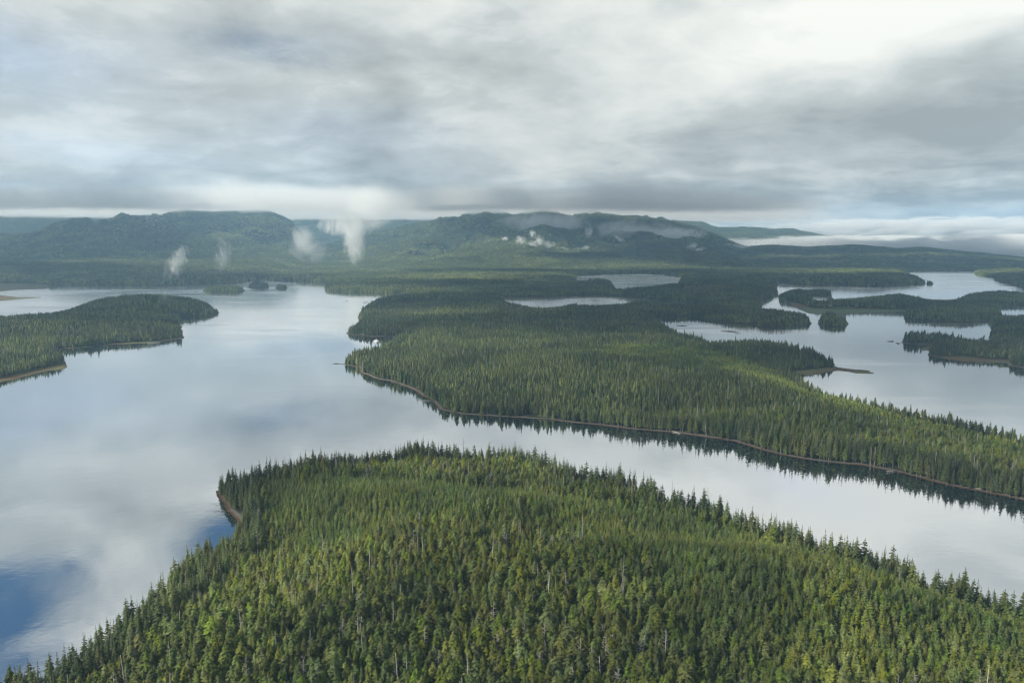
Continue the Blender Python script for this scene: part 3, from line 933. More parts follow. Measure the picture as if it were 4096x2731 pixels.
def plant(d0, d1, s, mode):
    X, Y = scatter(d0, d1, s)
    sd = look(SS, X, Y)
    D = np.hypot(X, Y)
    ok = (sd > 5.5 + 6.0 * fbm(X, Y, 70, 3, 71) + np.where(D > 2500, 2, 0)) & (sd > 2.0) & ~in_any(X, Y, TREELESS)
    X, Y, sd = X[ok], Y[ok], sd[ok]
    ok = shown(X, Y, 30)
    X, Y, sd = X[ok], Y[ok], sd[ok]
    n = len(X)
    Z = look(GZ, X, Y)
    D = np.hypot(X, Y)
    slope_n = fbm(X, Y, 130, 3, 81)
    jx, jy = nprng.normal(0, 11, n), nprng.normal(0, 11, n)
    young = in_any(X + jx + 34 * fbm(X, Y, 90, 3, 83), Y + jy + 34 * fbm(X, Y, 90, 3, 84), YOUNG)
    fringe = 34 + 26 * fbm(X, Y, 160, 2, 85)
    young &= sd > fringe
    clear = in_any(X + nprng.normal(0, 14, n) + 30 * fbm(X, Y, 70, 4, 61) + 60 * fbm(X, Y, 260, 2, 63), Y + nprng.normal(0, 20, n) + 30 * fbm(X, Y, 70, 4, 62) + 90 * fbm(X, Y, 260, 2, 64), CLEAR)
    u = nprng.random(n)
    keep = np.ones(n, bool)
    shape = np.zeros(n, int)
    sz = np.ones(n)
    sxy = np.ones(n)
    mix_ = nprng.random(n) < 0.5 + 0.5 * fbm(X, Y, 300, 3, 91)
    pick = lambda kind, m: np.array(SPECIES[kind])[nprng.integers(0, len(SPECIES[kind]), m)]
    if mode in ('near', 'mid'):
        full = mode == 'near'
        fr = (sd < fringe)
        shape[:] = pick('cedar' if full else 'mid', n)
        keep &= ~(~young & ~fr & (u < (0.36 if full else 0.15)))
        m = fr
        shape[m] = pick('spruce' if full else 'mid', m.sum())
        keep &= ~(m & (u < 0.42))
        sz = np.clip(nprng.normal(.95, .20, n), .5, 1.5) * (1 + .16 * slope_n)
        if not full:
            sz *= np.where(fr, .78, .52)
        else:
            sz = np.where(fr, sz * .80, sz * .74)
        m = young
        shape[m] = pick('young' if full else 'midyoung', m.sum())
        sz = np.where(young, nprng.uniform(.48, .92, n) * (1 + .35 * slope_n), sz)
        keep &= ~(young & (u < .16))
        if not full:
            sz = np.where(young, sz * 1.1, sz)
        sxy = sz * nprng.uniform(.9, 1.3, n)
        snag = (nprng.random(n) < (0.040 if full else 0.012)) & ~young
        shape[snag] = pick('snag', snag.sum())
        sz = np.where(snag, nprng.uniform(.75, 1.25, n), sz)
        sxy = np.where(snag, 1.0, sxy)
        if not full:
            m = (nprng.random(n) < .5) & ~snag
            mf, mi2 = m & fr, m & ~fr & ~young
            shape[mf] = pick('spruce', mf.sum())
            shape[mi2] = np.where(nprng.random(mi2.sum()) < .5, pick('young', mi2.sum()), pick('spruce', mi2.sum()))
            sz[mf] *= .86
            sz[mi2] *= np.where(np.isin(shape[mi2], SPECIES['young']), 1.75, .86)
            sxy = np.where(snag, 1.0, sxy * np.where(m, 1.1, 1.3))
            mix_ = mix_ & ~m
            m = mix_ & ~fr & ~young & ~snag
            shape[m] = pick('midmix', m.sum())
    elif mode == 'far':
        shape[:] = pick('mid', n)
        sz = nprng.uniform(.50, .90, n) * (1 + .2 * slope_n)
        sxy = sz * nprng.uniform(1.3, 1.9, n)
        shape[mix_] = pick('midmix', mix_.sum())
        m = young
        shape[m] = pick('midyoung', m.sum())
    else:
        shape[:] = pick('stand', n)
        sz = nprng.uniform(.65, 1.1, n)
        sxy = np.full(n, s / 16.0) * nprng.uniform(.9, 1.2, n)
    sz = np.where(clear, sz * .30, sz)
    sxy = np.where(clear, sxy * .5, sxy)
    keep &= ~(clear & (u < 0.35))
    yawn = nprng.uniform(0, 6.283, n)
    tl = nprng.normal(0, .025, (n, 2))
    rows = np.stack([X, Y, Z - .3, shape, yawn, tl[:, 0], tl[:, 1], sxy, sz, young.astype(float), sd], 1)[keep]
    ALLPTS.append(rows)
    print('planted', mode, len(rows))


plant(330, 1300, 3.7, 'near')
plant(1300, 2700, 5.0, 'mid')
plant(2700, 5200, 8.5, 'far')
plant(5200, 8500, 16, 'stand')
plant(8500, 12500, 25, 'stand')
plant(12500, 18500, 36, 'stand')
P = np.concatenate(ALLPTS)


def forest(name, label, rows):
    n = len(rows)
    if not n:
        return
    o = mesh_obj(name, rows[:, :3], [], attrs={
        'shape': ('INT', 'POINT', rows[:, 3].astype(np.int32)),
        'turn': ('FLOAT_VECTOR', 'POINT', np.stack([rows[:, 5], rows[:, 6], rows[:, 4]], 1).astype(np.float32)),
        'size': ('FLOAT_VECTOR', 'POINT', np.stack([rows[:, 7], rows[:, 7], rows[:, 8]], 1).astype(np.float32))})
    md = o.modifiers.new('plant', 'NODES')
    md.node_group = FOREST_NT
    tag(o, label, 'forest', None, 'stuff')
    return o


# the trees and dead trunks that show largest stand as things of their own
top_px = []
Hs = {i: max(v.co.z for v in SHAPES[i].data.vertices) for i in range(len(SHAPES))}
D = np.hypot(P[:, 0], P[:, 1])
cp, sp = math.cos(PITCH), math.sin(PITCH)
dz = P[:, 2] + np.array([Hs[int(i)] for i in P[:, 3]]) * P[:, 8] - H_CAM
depth = P[:, 1] * cp - dz * sp
U = PW / 2 + F_PX * P[:, 0] / depth
Vv = PH / 2 - F_PX * (P[:, 1] * sp + dz * cp) / depth
inframe = (U > 0) & (U < PW) & (Vv > 0) & (Vv < PH - 60)
is_snag = np.isin(P[:, 3], SPECIES['snag'])
size_px = np.array([Hs[int(i)] for i in P[:, 3]]) * P[:, 8] / depth
order = np.argsort(-np.where(inframe & ~is_snag, size_px, 0))
big = order[:285]
order2 = np.argsort(-np.where(inframe & is_snag, size_px, 0))
bigs = order2[:120]
single = np.zeros(len(P), bool)
single[big] = True
single[bigs] = True

TPROTO = {}


def tree_thing(si, row):
    """Empty at the foot > trunk, crown"""
    kind = [k_ for k_, v_ in SPECIES.items() if si in v_][0]
    nm = {'cedar': 'cedar_tree', 'spruce': 'spruce_tree', 'young': 'young_hemlock_tree'}[kind]
    if si not in TPROTO:
        local = SPECIES[kind].index(si)
        (cv, cf), (tv, tf) = TREE_PARTS[{'young': 'hemlock'}.get(kind, kind)][local]
        mats = {'cedar': M_OLIVE, 'spruce': M_DARK, 'young': M_YOUNG}
        crown = mesh_obj('crown', cv, cf, [mats[kind]], link=False)
        trunk = mesh_obj('trunk', tv, tf, [M_BARK], link=False)
        TPROTO[si] = (crown, trunk)
    crown, trunk = TPROTO[si]
    e = bpy.data.objects.new(nm, None)
    COL.objects.link(e)
    e.empty_display_size = 1
    e.location = row[:3]
    e.rotation_euler = (row[5], row[6], row[4])
    e.scale = (row[7], row[7], row[8])
    for src in (crown, trunk):
        c_ = src.copy()
        c_.name = src.name.split('.')[0]
        COL.objects.link(c_)
        c_.parent = e
    if kind == 'cedar':
        tag(e, 'ragged olive green conifer with an uneven crown on the near hillside', 'conifer', 'olive conifers covering the near hillside')
    elif kind == 'spruce':
        tag(e, 'tall dark spire-topped conifer at the edge of the near shore', 'conifer', 'dark conifers fringing the near shore')
    else:
        tag(e, 'small even cone-shaped conifer in the dense young growth', 'conifer', 'young conifers of the near hillside')


for i in big:
    tree_thing(int(P[i, 3]), P[i])

SNAG_LABELS = {0: 'bare grey dead tree with short side limbs above the green crowns',
               1: 'bleached dead tree with many thin bare limbs above the green crowns',
               2: 'pale broken dead trunk almost without limbs among the green crowns',
               3: 'broad dead tree with a wide fan of whitish bare branches',
               4: 'leaning whitish dead tree among the green crowns'}


def snag_thing(si, loc, rot, scl):
    local = SPECIES['snag'].index(si)
    o = bpy.data.objects.new('dead_tree', SHAPES[si].data)
    COL.objects.link(o)
    o.location, o.rotation_euler, o.scale = loc, rot, scl
    tag(o, SNAG_LABELS[local], 'dead tree', 'dead trees of kind %s on the near hillside' % ['short-limbed', 'many-limbed', 'broken', 'broad', 'leaning'][local])
    return o


for i in bigs:
    r_ = P[i]
    snag_thing(int(r_[3]), r_[:3], (r_[5], r_[6], r_[4]), (r_[7], r_[7], r_[8]))

rest = P[~single]
xf = inside(rest[:, 0], rest[:, 1], np.array([tuple(q) for q in FORELAND]))
Dr = np.hypot(rest[:, 0], rest[:, 1])
nearland = Dr < 1290
xf = nearland & (rest[:, 1] < 1290) & (xf | (look(SD, rest[:, 0], rest[:, 1]) > -30)) & (xf)
west = inside(rest[:, 0], rest[:, 1], WEST_ISLE)
mount = Dr >= 5200
mid = ~xf & ~west & ~mount
forest('foreland_forest', 'dense green conifer forest over the near wooded hill', rest[xf])
forest('island_forest', 'dark conifer forest over the long island by the left edge', rest[west])
forest('peninsula_forest', 'conifer forest over the wide middle peninsula and inlets beyond the channel', rest[mid])
forest('mountain_forest', 'hazy forest over the far lowland and mountains', rest[mount])


# ------------------------------------------------------------------ dead trees one can pick out, each where it stands


def ground_hit(px, py, extra):
    z = 10.0 + extra
    for _ in range(25):
        X, Y = gp(px, py, z)
        z = 0.5 * z + 0.5 * (float(look(GZ, np.array([X]), np.array([Y]))[0]) + extra)
    return X, Y, z - extra


for px_, py_, sc_, si_, yaw_, lab in [
        (1289, 2127, 1.35, 1, 0.4, 'tall bleached dead tree standing alone below the young growth, left of centre'),
        (878, 2246, 1.25, 1, 2.0, 'many-limbed grey dead tree near the left slope of the hill'),
        (1967, 2160, 1.10, 2, 1.0, 'white branchless dead trunk standing upright at the middle of the hill'),
        (1530, 2259, 1.00, 4, 0.3, 'leaning white dead tree left of the middle of the hill'),
        (1642, 2410, 1.15, 4, 3.0, 'long leaning dead trunk among olive trees, lower middle'),
        (1806, 2300, 0.95, 3, 1.6, 'white dead tree with twisted bare branches in the middle of the hill'),
        (2020, 2500, 1.25, 3, 0.2, 'broad bleached dead tree with many long bare boughs, bottom middle'),
        (2078, 2545, 1.05, 4, 2.6, 'leaning pale dead tree right of the broad bleached one'),
        (2323, 2535, 1.20, 0, 0.7, 'tall straight grey dead trunk, leftmost of the bottom row of bare trunks'),
        (2364, 2555, 1.15, 0, 2.4, 'whitest bare dead tree with short side limbs in the bottom row of trunks'),
        (2424, 2527, 1.25, 1, 1.2, 'tall thin grey dead trunk with fine twigs in the bottom row of trunks'),
        (2451, 2527, 1.05, 3, 4.0, 'dead tree with spreading white limbs, rightmost of the bottom row of trunks'),
        (1974, 2395, 1.20, 1, 5.0, 'greyish dead tree with drooping twigs above the broad bleached one'),
        (2688, 1915, 1.10, 2, 0.0, 'bare dead spike in the shore fringe against the channel, right of centre'),
        (2831, 1940, 1.00, 0, 0.9, 'thin dead spire rising from the fringe beside the right channel'),
        (1852, 1745, 1.10, 0, 2.2, 'thin dead spire in the fringe at the head of the hill')]:
    hh = SNAG_SPECS[si_][0] * sc_
    X, Y, z = ground_hit(px_, py_, hh)
    o = snag_thing(SPECIES['snag'][si_], (X, Y, z), (0, 0, yaw_), (sc_, sc_, sc_))
    o['label'] = lab
    del o['group']

rock_m, q = new_mat("intertidal_rock")
nn = q.noise(q.n('ShaderNodeNewGeometry').outputs['Position'], 0.35, 5, 0.65)
zz = q.sep(q.n('ShaderNodeNewGeometry').outputs['Position'])[2]
cc = q.mix(q.mr(nn, 0.35, 0.65), (0.035, 0.030, 0.022, 1), (0.13, 0.12, 0.10, 1))
cc = q.mix(q.mr(q.m('ADD', zz, nn), 1.3, 1.0), cc, (0.075, 0.045, 0.020, 1))
cc = q.mix(q.mr(q.m('ADD', zz, nn), 2.2, 2.8), cc, (0.085, 0.095, 0.040, 1))
out_surf(q, principled(q, cc, 0.85).outputs[0])


def rock(px, py, lx, ly, h, rot, label, seed):
    X, Y = gp(px, py, 0)
    rr = random.Random(seed)
    V, F = [], []
    nr, na = 7, 26
    ph = [rr.random() * 6.28 for _ in range(4)]
    for i in range(nr):
        t_ = i / (nr - 1)
        for j in range(na):
            a = 2 * math.pi * j / na
            k_ = 1 + .22 * math.sin(2 * a + ph[0]) + .14 * math.sin(3 * a + ph[1]) + .10 * math.sin(5 * a + ph[2]) + rr.uniform(-.06, .06)
            r_ = (1 - t_ ** 1.5) * k_
            V.append((r_ * lx * math.cos(a), r_ * ly * math.sin(a), -0.8 + (h + .8) * (t_ ** .8) * (1 + rr.uniform(-.18, .18))))
    for i in range(nr - 1):
        for j in range(na):
            a, b = i * na + j, i * na + (j + 1) % na
            F.append((a, b, b + na, a + na))
    o = mesh_obj('rock_islet', V, F, [rock_m])
    o.location = (X, Y, 0)
    o.rotation_euler = (0, 0, R(rot) - math.atan2(X, Y))
    tag(o, label, 'islet', 'bare rocks breaking the calm water')


rock(2920, 1326, 26, 13, 2.2, -8, 'long low green-topped rock islet in the narrow lagoon', 1)
rock(2948, 1333, 15, 6, 1.2, -6, 'small dark rock just right of the long lagoon islet', 2)
rock(2728, 1303, 18, 9, 1.8, 0, 'low rock islet at the left end of the lagoon', 3)
rock(1462, 1210, 15, 6, 1.6, 0, 'small dark rock off the clearing shore, upper middle', 4)
rock(1387, 1203, 10, 5, 1.2, 0, 'tiny rock left of the other one near the far shore', 5)
rock(3440, 1484, 26, 11, 3.2, 4, 'shrub-topped rock in the middle of the dark sandspit', 6)
rock(3560, 1366, 10, 4, 1.6, -10, 'dark rock off the tip of the right headland', 7)
rock(3552, 1377, 3, 1.5, .5, 0, 'speck of rock awash below the right headland tip', 8)
rock(1345, 1455, 14, 3, 1.0, 0, 'narrow rock ledge at the tip of the middle peninsula', 9)

logm, q = new_mat("driftwood")
nn = q.noise(q.n('ShaderNodeNewGeometry').outputs['Position'], 1.5, 4, 0.6)
out_surf(q, principled(q, q.mix(nn, (0.17, 0.155, 0.13, 1), (0.40, 0.38, 0.34, 1)), 0.9).outputs[0])


def log_on_shore(px0, py0, px1, py1, r_, label, seed):
    a, b = np.array([*gp(px0, py0, .8), .9]), np.array([*gp(px1, py1, .8), .8])
    rr = random.Random(seed)
    V, F = [], []
    mid = (a + b) / 2
    d = b - a
    side = np.array([-d[1], d[0], 0]) * .03
    tube(V, F, [a - mid, a * .6 + b * .4 - mid + side, b - mid], [r_, r_ * .85, r_ * .5], 7)
    for _ in range(6):
        t_ = rr.uniform(.0, .25)
        p0 = a + d * t_ - mid
        tube(V, F, [p0, p0 + np.array([rr.uniform(-1, 1), rr.uniform(-1, 1), rr.uniform(.1, .9)]) * r_ * 3], [r_ * .35, r_ * .1], 4)
    o = mesh_obj('driftwood_log', V, F, [logm])
    o.location = mid
    tag(o, label, 'log')


log_on_shore(1692, 1603, 1732, 1601, 1.1, 'grey driftwood log stranded on the bend of the middle peninsula shore', 1)
log_on_shore(3549, 1885, 3590, 1881, .9, 'bleached log lying on the far bank of the right channel', 2)
log_on_shore(2690, 1725, 2722, 1733, .8, 'pale driftwood log on the far bank near mid channel', 3)
log_on_shore(3905, 1952, 3935, 1958, .9, 'pale log on the far bank close to the right edge', 4)
log_on_shore(1150, 1371 - 12, 1180, 1359 - 1, .8, 'stray log afloat in the wide water', 5) if False else None
log_on_shore(590, 1374, 640, 1371, 1.4, 'white driftwood log on the beach of the left island', 6)

fv, ff = snag_parts(77, 26, 26, 4.2)
ft = mesh_obj('fallen_tree', fv, ff, [bm_])
ax_, ay_ = gp(940, 2030, 1.0)
ft.location = (ax_, ay_, 1.2)
ft.rotation_euler = (R(4), R(-84), R(-8))
tag(ft, 'bare fallen tree reaching from the near beach tip into the water', 'fallen tree')
fv, ff = snag_parts(78, 22, 18, 3.4)
ft = mesh_obj('fallen_tree', fv, ff, [bm_])
ax_, ay_ = gp(925, 2046, 1.0)
ft.location = (ax_, ay_, 1.0)
ft.rotation_euler = (R(-4), R(-85), R(14))
tag(ft, 'second bare fallen tree in the water just below the first', 'fallen tree')

# the white boat in the inlet
paint, q = new_mat("white_boat_paint")
nn = q.noise(q.n('ShaderNodeNewGeometry').outputs['Position'], 1.2, 4, 0.6)
out_surf(q, principled(q, q.mix(nn, (0.62, 0.62, 0.60, 1), (0.82, 0.82, 0.80, 1)), 0.45, 0.4).outputs[0])
glassm, q = new_mat("dark_window_glass")
out_surf(q, principled(q, (0.02, 0.025, 0.03, 1), 0.08, 0.6).outputs[0])
deckm, q = new_mat("grey_deck_paint")
out_surf(q, principled(q, (0.28, 0.29, 0.29, 1), 0.7).outputs[0])
boat = bpy.data.objects.new('cabin_boat', None)
COL.objects.link(boat)
bx_, by_ = gp(1506, 1364, 0)
boat.location = (bx_, by_, 0)
boat.rotation_euler = (0, 0, R(168))
tag(boat, 'white cabin boat moored in the dark inlet of the middle peninsula', 'boat')
V, F = [], []
st = [(-7.5, 1.9, 1.5), (-4, 2.3, 1.45), (0, 2.4, 1.6), (4, 1.9, 1.9), (6.6, .9, 2.3), (8.2, .06, 2.7)]
for x, b, sh in st:
    V += [(x, -b, sh), (x, -b * .82, .1), (x * .97, -b * .2, -.7), (x * .97, b * .2, -.7), (x, b * .82, .1), (x, b, sh)]
for i in range(len(st) - 1):
    for j in range(5):
        a = i * 6 + j
        F.append((a, a + 6, a + 7, a + 1))
F.append((0, 1, 2, 3, 4, 5))
mesh_obj('hull', V, F, [paint], boat)
V = [(x, sgn * b * .96, sh - .18) for x, b, sh in st for sgn in (-1, 1)]
mesh_obj('deck', V, [(i * 2, i * 2 + 1, i * 2 + 3, i * 2 + 2) for i in range(len(st) - 1)], [deckm], boat)


def prism(x0, x1, y, z0, z1, rake=0.5, tuck=.12):
    v = [(x0, -y, z0), (x1, -y, z0), (x1, y, z0), (x0, y, z0), (x0 + .1, -y + tuck, z1), (x1 - rake, -y + tuck, z1), (x1 - rake, y - tuck, z1), (x0 + .1, y - tuck, z1)]
    f = [(0, 3, 2, 1), (4, 5, 6, 7), (0, 1, 5, 4), (1, 2, 6, 5), (2, 3, 7, 6), (3, 0, 4, 7)]
    return v, f


cab = mesh_obj('cabin', *prism(-4.5, 3.6, 1.75, 1.3, 3.7, 1.0), [paint], boat)
mesh_obj('window', *prism(-3.9, 3.42, 1.70, 2.5, 3.15, .35, .02), [glassm], cab)
mesh_obj('wheelhouse', *prism(-1.0, 2.0, 1.45, 3.70, 5.3, .6), [paint], boat)
mesh_obj('roof', *prism(-1.5, 2.0, 1.65, 5.30, 5.45, .1, .02), [paint], boat)
V, F = [], []
tube(V, F, [(-.4, 0, 5.4), (-.5, 0, 9.8)], [.09, .05], 6)
tube(V, F, [(-.45, -1.1, 7.8), (-.45, 1.1, 7.8)], [.05, .05], 5)
mesh_obj('mast', V, F, [deckm], boat)

# ------------------------------------------------------------------ haze
hz, h_ = new_mat("sea_haze")
pv = h_.n('ShaderNodeVolumePrincipled')
pv.inputs['Color'].default_value = (0.44, 0.72, 1.0, 1)
pv.inputs['Density'].default_value = 3.8e-5
pv.inputs['Anisotropy'].default_value = 0.0
h_.link(pv.outputs[0], h_.n('ShaderNodeOutputMaterial').inputs['Volume'])


def box_mesh(name, x0, x1, y0, y1, z0, z1, mats):
    v = [(x, y, z) for x in (x0, x1) for y in (y0, y1) for z in (z0, z1)]
    f = [(0, 1, 3, 2), (4, 6, 7, 5), (0, 4, 5, 1), (2, 3, 7, 6), (0, 2, 6, 4), (1, 5, 7, 3)]
    return mesh_obj(name, v, f, mats)


haze = box_mesh('haze', -25500, 25500, -4000, 25500, -9, 1150, [hz])
tag(haze, 'pale blue haze lying over the sea and islands', 'haze', None, 'stuff')


def lumpy(name, seed, mats, sub=4, amp=0.25, flat_base=None):
    """closed rounded body of unit radius with an uneven skin"""
    import bmesh
    bm = bmesh.new()
    bmesh.ops.create_icosphere(bm, subdivisions=sub, radius=1.0)
    co_ = np.array([v.co[:] for v in bm.verts])
    k1 = 1 + amp * (fbm(co_[:, 0] + co_[:, 2] * .7, co_[:, 1] - co_[:, 2] * .9, 0.9, 3, seed))
    for v, k_ in zip(bm.verts, k1):
        v.co *= k_
        if flat_base is not None:
            v.co.z = max(v.co.z, flat_base)
    me = bpy.data.meshes.new(name)
    bm.to_mesh(me)
    bm.free()
    for m in mats:
        me.materials.append(m)
    for p_ in me.polygons:
        p_.use_smooth = True
    o = bpy.data.objects.new(name, me)
    COL.objects.link(o)
    return o


def mist_mat(name, dens, nscale, cover, edge=1.5, contrast=2.4, aniso=0.0, dist=1.0, seed=0.0, zs=1.0):
    m, q = new_mat(name)
    oc = q.n('ShaderNodeTexCoord').outputs['Object']
    ps = q.n('ShaderNodeNewGeometry').outputs['Position']
    ln = q.n('ShaderNodeVectorMath', operation='LENGTH')
    q.link(oc, ln.inputs[0])
    mp = q.n('ShaderNodeMapping')
    q.link(ps, mp.inputs[0])
    mp.inputs['Location'].default_value = (seed, seed * .7, seed * 1.3)
    mp.inputs['Scale'].default_value = (1, 1, zs)
    nn = q.noise(mp.outputs[0], nscale, 5, 0.6, dist)
    v = q.m('MULTIPLY', q.m('SUBTRACT', 1.0, ln.outputs['Value']), edge)
    v = q.m('ADD', v, q.m('MULTIPLY', q.m('SUBTRACT', nn, 0.5), contrast))
    v = q.m('ADD', v, cover)
    v = q.m('MULTIPLY', q.mr(v, 0.0, 1.0), q.mr(ln.outputs['Value'], 1.0, 0.8))
    pv_ = q.n('ShaderNodeVolumePrincipled')
    pv_.inputs['Color'].default_value = (0.97, 0.98, 0.98, 1)
    pv_.inputs['Anisotropy'].default_value = aniso
    q.link(q.m('MULTIPLY', v, dens), pv_.inputs['Density'])
    q.link(pv_.outputs[0], q.n('ShaderNodeOutputMaterial').inputs['Volume'])
    return m


def place(px, py, D):
    """map point and height seen at a photo pixel when it stands D metres away over the ground"""
    x, y, z = px_dir(px, py)
    t_ = D / math.hypot(x, y)
    return np.array([x * t_, y * t_, H_CAM + z * t_])


def puff(px, py, D, wpx, hpx, depth, mat, label, tilt=0.0, seed=0):
    c_ = place(px * 1.7415, py * 1.7415, D)
    o = lumpy('mist', seed, [mat], 3, 0.2)
    o.location = c_
    s_ = 1.7415 * D / F_PX / 2
    o.scale = (wpx * s_, depth / 2, hpx * s_)
    o.rotation_euler = (0, R(tilt), -math.atan2(c_[0], c_[1]))
    tag(o, label, 'mist', None, 'stuff')
    return o


m_thin = mist_mat("thin_mist", 0.0062, 0.012, -0.05, 1.3, 3.6, seed=3, zs=0.4, dist=1.5)
m_faint = mist_mat("faint_mist", 0.0120, 0.030, 0.0, 1.2, 3.4, seed=91)
m_veil = mist_mat("torn_veil", 0.0034, 0.004, 0.0, 1.3, 3.2, seed=71)
m_wisp = mist_mat("wispy_mist", 0.0075, 0.020, -0.28, 1.2, 4.6, seed=11, dist=2.0, zs=0.4)
m_puff = mist_mat("cloud_tatter", 0.0110, 0.0170, -0.30, 1.4, 6.0, seed=29, dist=1.5)
m_bank = mist_mat("low_stratus", 0.0050, 0.0016, -0.05, 1.8, 5.0, seed=51, zs=5.0)
puff(814, 550, 6400, 64, 130, 260, m_thin, 'thick column of mist rising off the wooded lowland', 0, 1)
puff(800, 515, 6600, 150, 70, 500, m_thin, 'spreading top of the rising mist column against the mountains', 0, 2)
puff(405, 605, 4700, 50, 100, 120, m_wisp, 'slanting wisp of mist above the left island', 32, 3)
puff(512, 585, 4900, 46, 100, 120, m_wisp, 'fainter upright wisp of mist right of the slanting one', 8, 4)
puff(378, 682, 3300, 28, 46, 50, m_wisp, 'small curl of mist over the trees of the left island', 25, 5)
puff(1740, 566, 12600, 200, 24, 500, m_puff, 'bright strip of cloud along the right hill tops', -1, 10)
puff(1250, 515, 10200, 260, 60, 600, m_veil, 'grey veil hanging under the cloud deck on the middle mountain', 0, 12)
puff(1450, 532, 10000, 260, 56, 600, m_veil, 'torn veil over the right shoulder of the middle mountain', 0, 13)
puff(1560, 540, 10400, 140, 40, 500, m_puff, 'bright tatter at the right end of the middle mountain', 0, 16)
puff(850, 480, 7600, 130, 110, 600, m_veil, 'grey veil linking the mist column to the cloud deck', 0, 17)
puff(700, 560, 6600, 110, 90, 400, m_veil, 'faint slanting veil left of the mist column', 30, 18)
for q_, (px_, py_, wp_, hp_, ti_) in enumerate([(1196, 552, 34, 26, 20), (1222, 566, 46, 30, 0), (1240, 552, 30, 34, -10), (1262, 562, 40, 22, 15), (1288, 572, 44, 14, 5), (1222, 536, 22, 20, 0), (1330, 574, 30, 12, 0), (1352, 532, 26, 38, 10), (1346, 570, 22, 16, 0), (1590, 566, 30, 20, -15), (1610, 572, 34, 12, -10), (1420, 548, 46, 14, 25), (1160, 548, 20, 12, 0), (1700, 566, 60, 14, 0), (1672, 564, 30, 12, 0)]):
    puff(px_, py_, 8700 if px_ < 1650 else 11000, wp_, hp_, 160, m_puff, 'small ragged white cloud tatter hanging low on the middle mountain slopes', ti_, 60 + q_)['group'] = 'cloud tatters along the mountain slopes'
puff(2030, 1020, 1480, 100, 70, 60, m_faint, 'faint veil of mist over the trees across the channel', 0, 11)
for q_, (px_, py_, D_, wp_, hp_) in enumerate([(1990, 556, 13200, 700, 34), (2250, 566, 13000, 560, 60), (2150, 528, 19500, 900, 60), (2500, 590, 12600, 600, 60)]):
    puff(px_, py_, D_, wp_, hp_, 1800, m_bank, ['long white stratus strip over the low right hills', 'stratus bank sinking behind the low hills at far right', 'broad grey cloud mass behind the right ridge', 'fog bank at the far right end of the hills'][q_], 0, 20 + q_)

# the flat-based cloud deck that cuts off the mountain tops
dk, q = new_mat("cloud_deck_vapour")
ps = q.n('ShaderNodeNewGeometry').outputs['Position']
X_, Y_, Z_ = q.sep(ps)
nn = q.noise(ps, 0.0011, 5, 0.6, 0.6)
nb_ = q.noise(ps, 0.0042, 4, 0.6, 0.5)
bot = q.mr(q.m('ADD', Z_, q.m('MULTIPLY', q.m('SUBTRACT', nb_, 0.5), 150.0)), 640.0, 690.0)
top = q.mr(q.m('ADD', Z_, q.m('MULTIPLY', nn, -260.0)), 860.0, 660.0)
front = q.mr(q.m('ADD', Y_, q.m('MULTIPLY', q.m('SUBTRACT', nn, 0.5), 3500.0)), 8800.0, 10000.0)
rgt = q.mr(q.m('ADD', q.m('DIVIDE', X_, Y_), q.m('MULTIPLY', q.m('SUBTRACT', nn, 0.5), 0.35)), 0.42, 0.22)
v = q.m('MULTIPLY', q.m('MULTIPLY', bot, top), q.m('MULTIPLY', front, rgt))
v = q.m('MULTIPLY', v, q.mr(nn, 0.28, 0.62, 0.25, 1.0))
pv_ = q.n('ShaderNodeVolumePrincipled')
pv_.inputs['Color'].default_value = (0.98, 0.98, 0.98, 1)
pv_.inputs['Anisotropy'].default_value = 0.2
q.link(q.m('MULTIPLY', v, 0.0020), pv_.inputs['Density'])
q.link(pv_.outputs[0], q.n('ShaderNodeOutputMaterial').inputs['Volume'])
deck = box_mesh('cloud', -14000, 9000, 8600, 20000, 600, 1080, [dk])
tag(deck, 'long flat-based cloud deck cutting off the mountain tops', 'cloud', None, 'stuff')

# unseen clouds added behind and beside the camera to leave only patches of sun
cm_, q = new_mat("added_shade_cloud")
cb = q.n('ShaderNodeBsdfDiffuse')
cb.inputs['Color'].default_value = (0.85, 0.86, 0.87, 1)
out_surf(q, cb.outputs[0])
ZC = 5200.0


def first_ground(px, py):
    x, y, z = px_dir(px, py)
    h_ = math.hypot(x, y)
    gx, gy = rs * x / h_, rs * y / h_
    below = look(GZ, gx, gy) > H_CAM + rs * z / h_
    i = int(np.argmax(below)) if below.any() else NR - 1
    return gx[i], gy[i], max(float(look(GZ, gx[i:i + 1], gy[i:i + 1])[0]), 0.0)


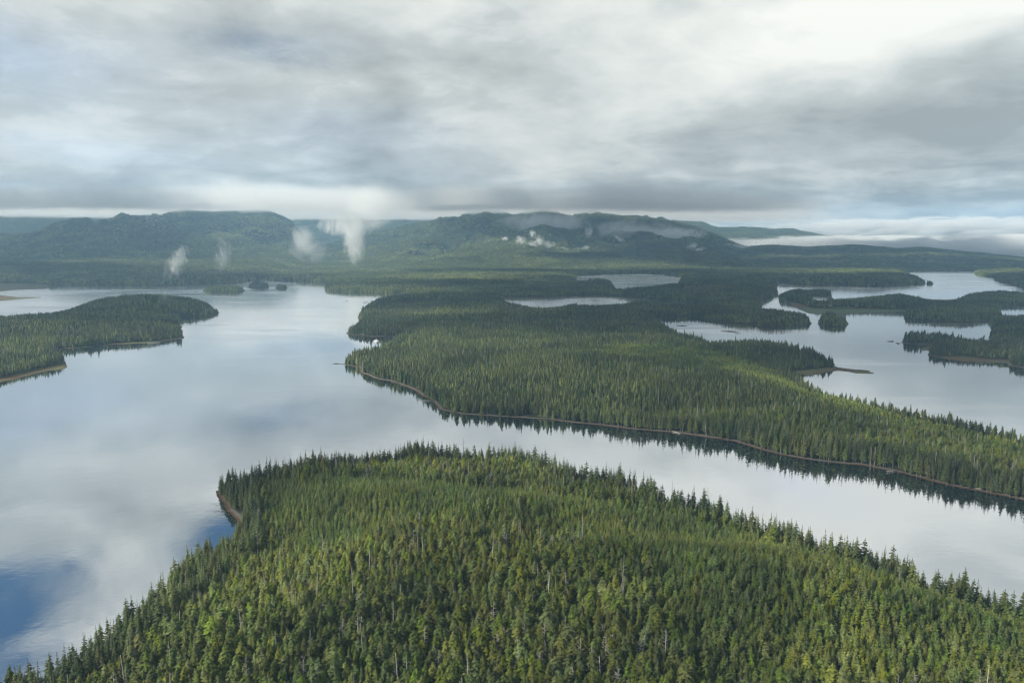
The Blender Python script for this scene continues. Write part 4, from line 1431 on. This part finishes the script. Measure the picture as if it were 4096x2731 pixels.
def shade(px, py, rx, ry, rot=0.0, seed=0):
    tx, ty, z = first_ground(px * 1.7415, py * 1.7415)
    k_ = (ZC - z) / math.tan(SUN_EL)
    o = lumpy('cloud', 900 + seed, [cm_], 4, 0.55, -0.4)  # unseen cloud added to block the sun over this spot
    o.location = (tx + math.sin(SUN_AZ) * k_, ty + math.cos(SUN_AZ) * k_, ZC)
    o.scale = (rx, ry, min(rx, ry) * 0.35)
    o.rotation_euler = (0, 0, R(rot))
    tag(o, 'cloud added out of view to shade the land', 'cloud', 'added shade clouds out of view', 'stuff')


for q_, a_ in enumerate([
        (2080, 760, 1300, 600, -10), (1950, 690, 1900, 700, 0), (1250, 700, 1200, 420, 0), (1250, 655, 900, 450, 0), (200, 660, 1800, 400, 0),
        (300, 735, 480, 240, -10), (1250, 745, 500, 260, -20), (2150, 860, 420, 200, -30), (1950, 640, 2600, 900, 0), (60, 580, 1500, 1300, 10),
        (250, 520, 1400, 900, 0), (1780, 925, 260, 80, -35), (1560, 575, 900, 500, 0), (1080, 510, 500, 500, 0), (60, 622, 1700, 480, 0), (560, 645, 700, 220, 0), (1400, 632, 1300, 360, 0), (2050, 612, 2200, 700, 0), (330, 640, 700, 240, 0), (770, 500, 500, 400, 0),
        (1850, 575, 3200, 1300, 0), (2250, 605, 2600, 900, 0), (1800, 610, 2200, 700, 0), (110, 730, 300, 260, 0), (330, 700, 420, 300, 0), (190, 742, 200, 80, 0), (310, 762, 220, 80, -5), (420, 700, 300, 200, 0), (2290, 640, 1100, 500, 0), (1500, 900, 200, 60, -25), (2050, 1000, 240, 45, -30), (2300, 1060, 160, 70, -30), (1200, 850, 90, 45, -20), (1620, 830, 420, 120, -20), (950, 745, 260, 130, -10), (2050, 1500, 60, 26, 0), (480, 600, 300, 260, 0), (2200, 1400, 130, 70, 0), (1200, 1180, 60, 40, 0), (640, 1230, 90, 50, 0), (1600, 1350, 60, 30, 0), (640, 1000, 300, 300, 0),
        (2250, 1080, 120, 60, 0), (1350, 860, 160, 60, -20), (700, 1480, 60, 30, 0)]):
    shade(*a_, seed=q_)
print('scene built', len(C.objects), 'objects', len(P), 'trees')
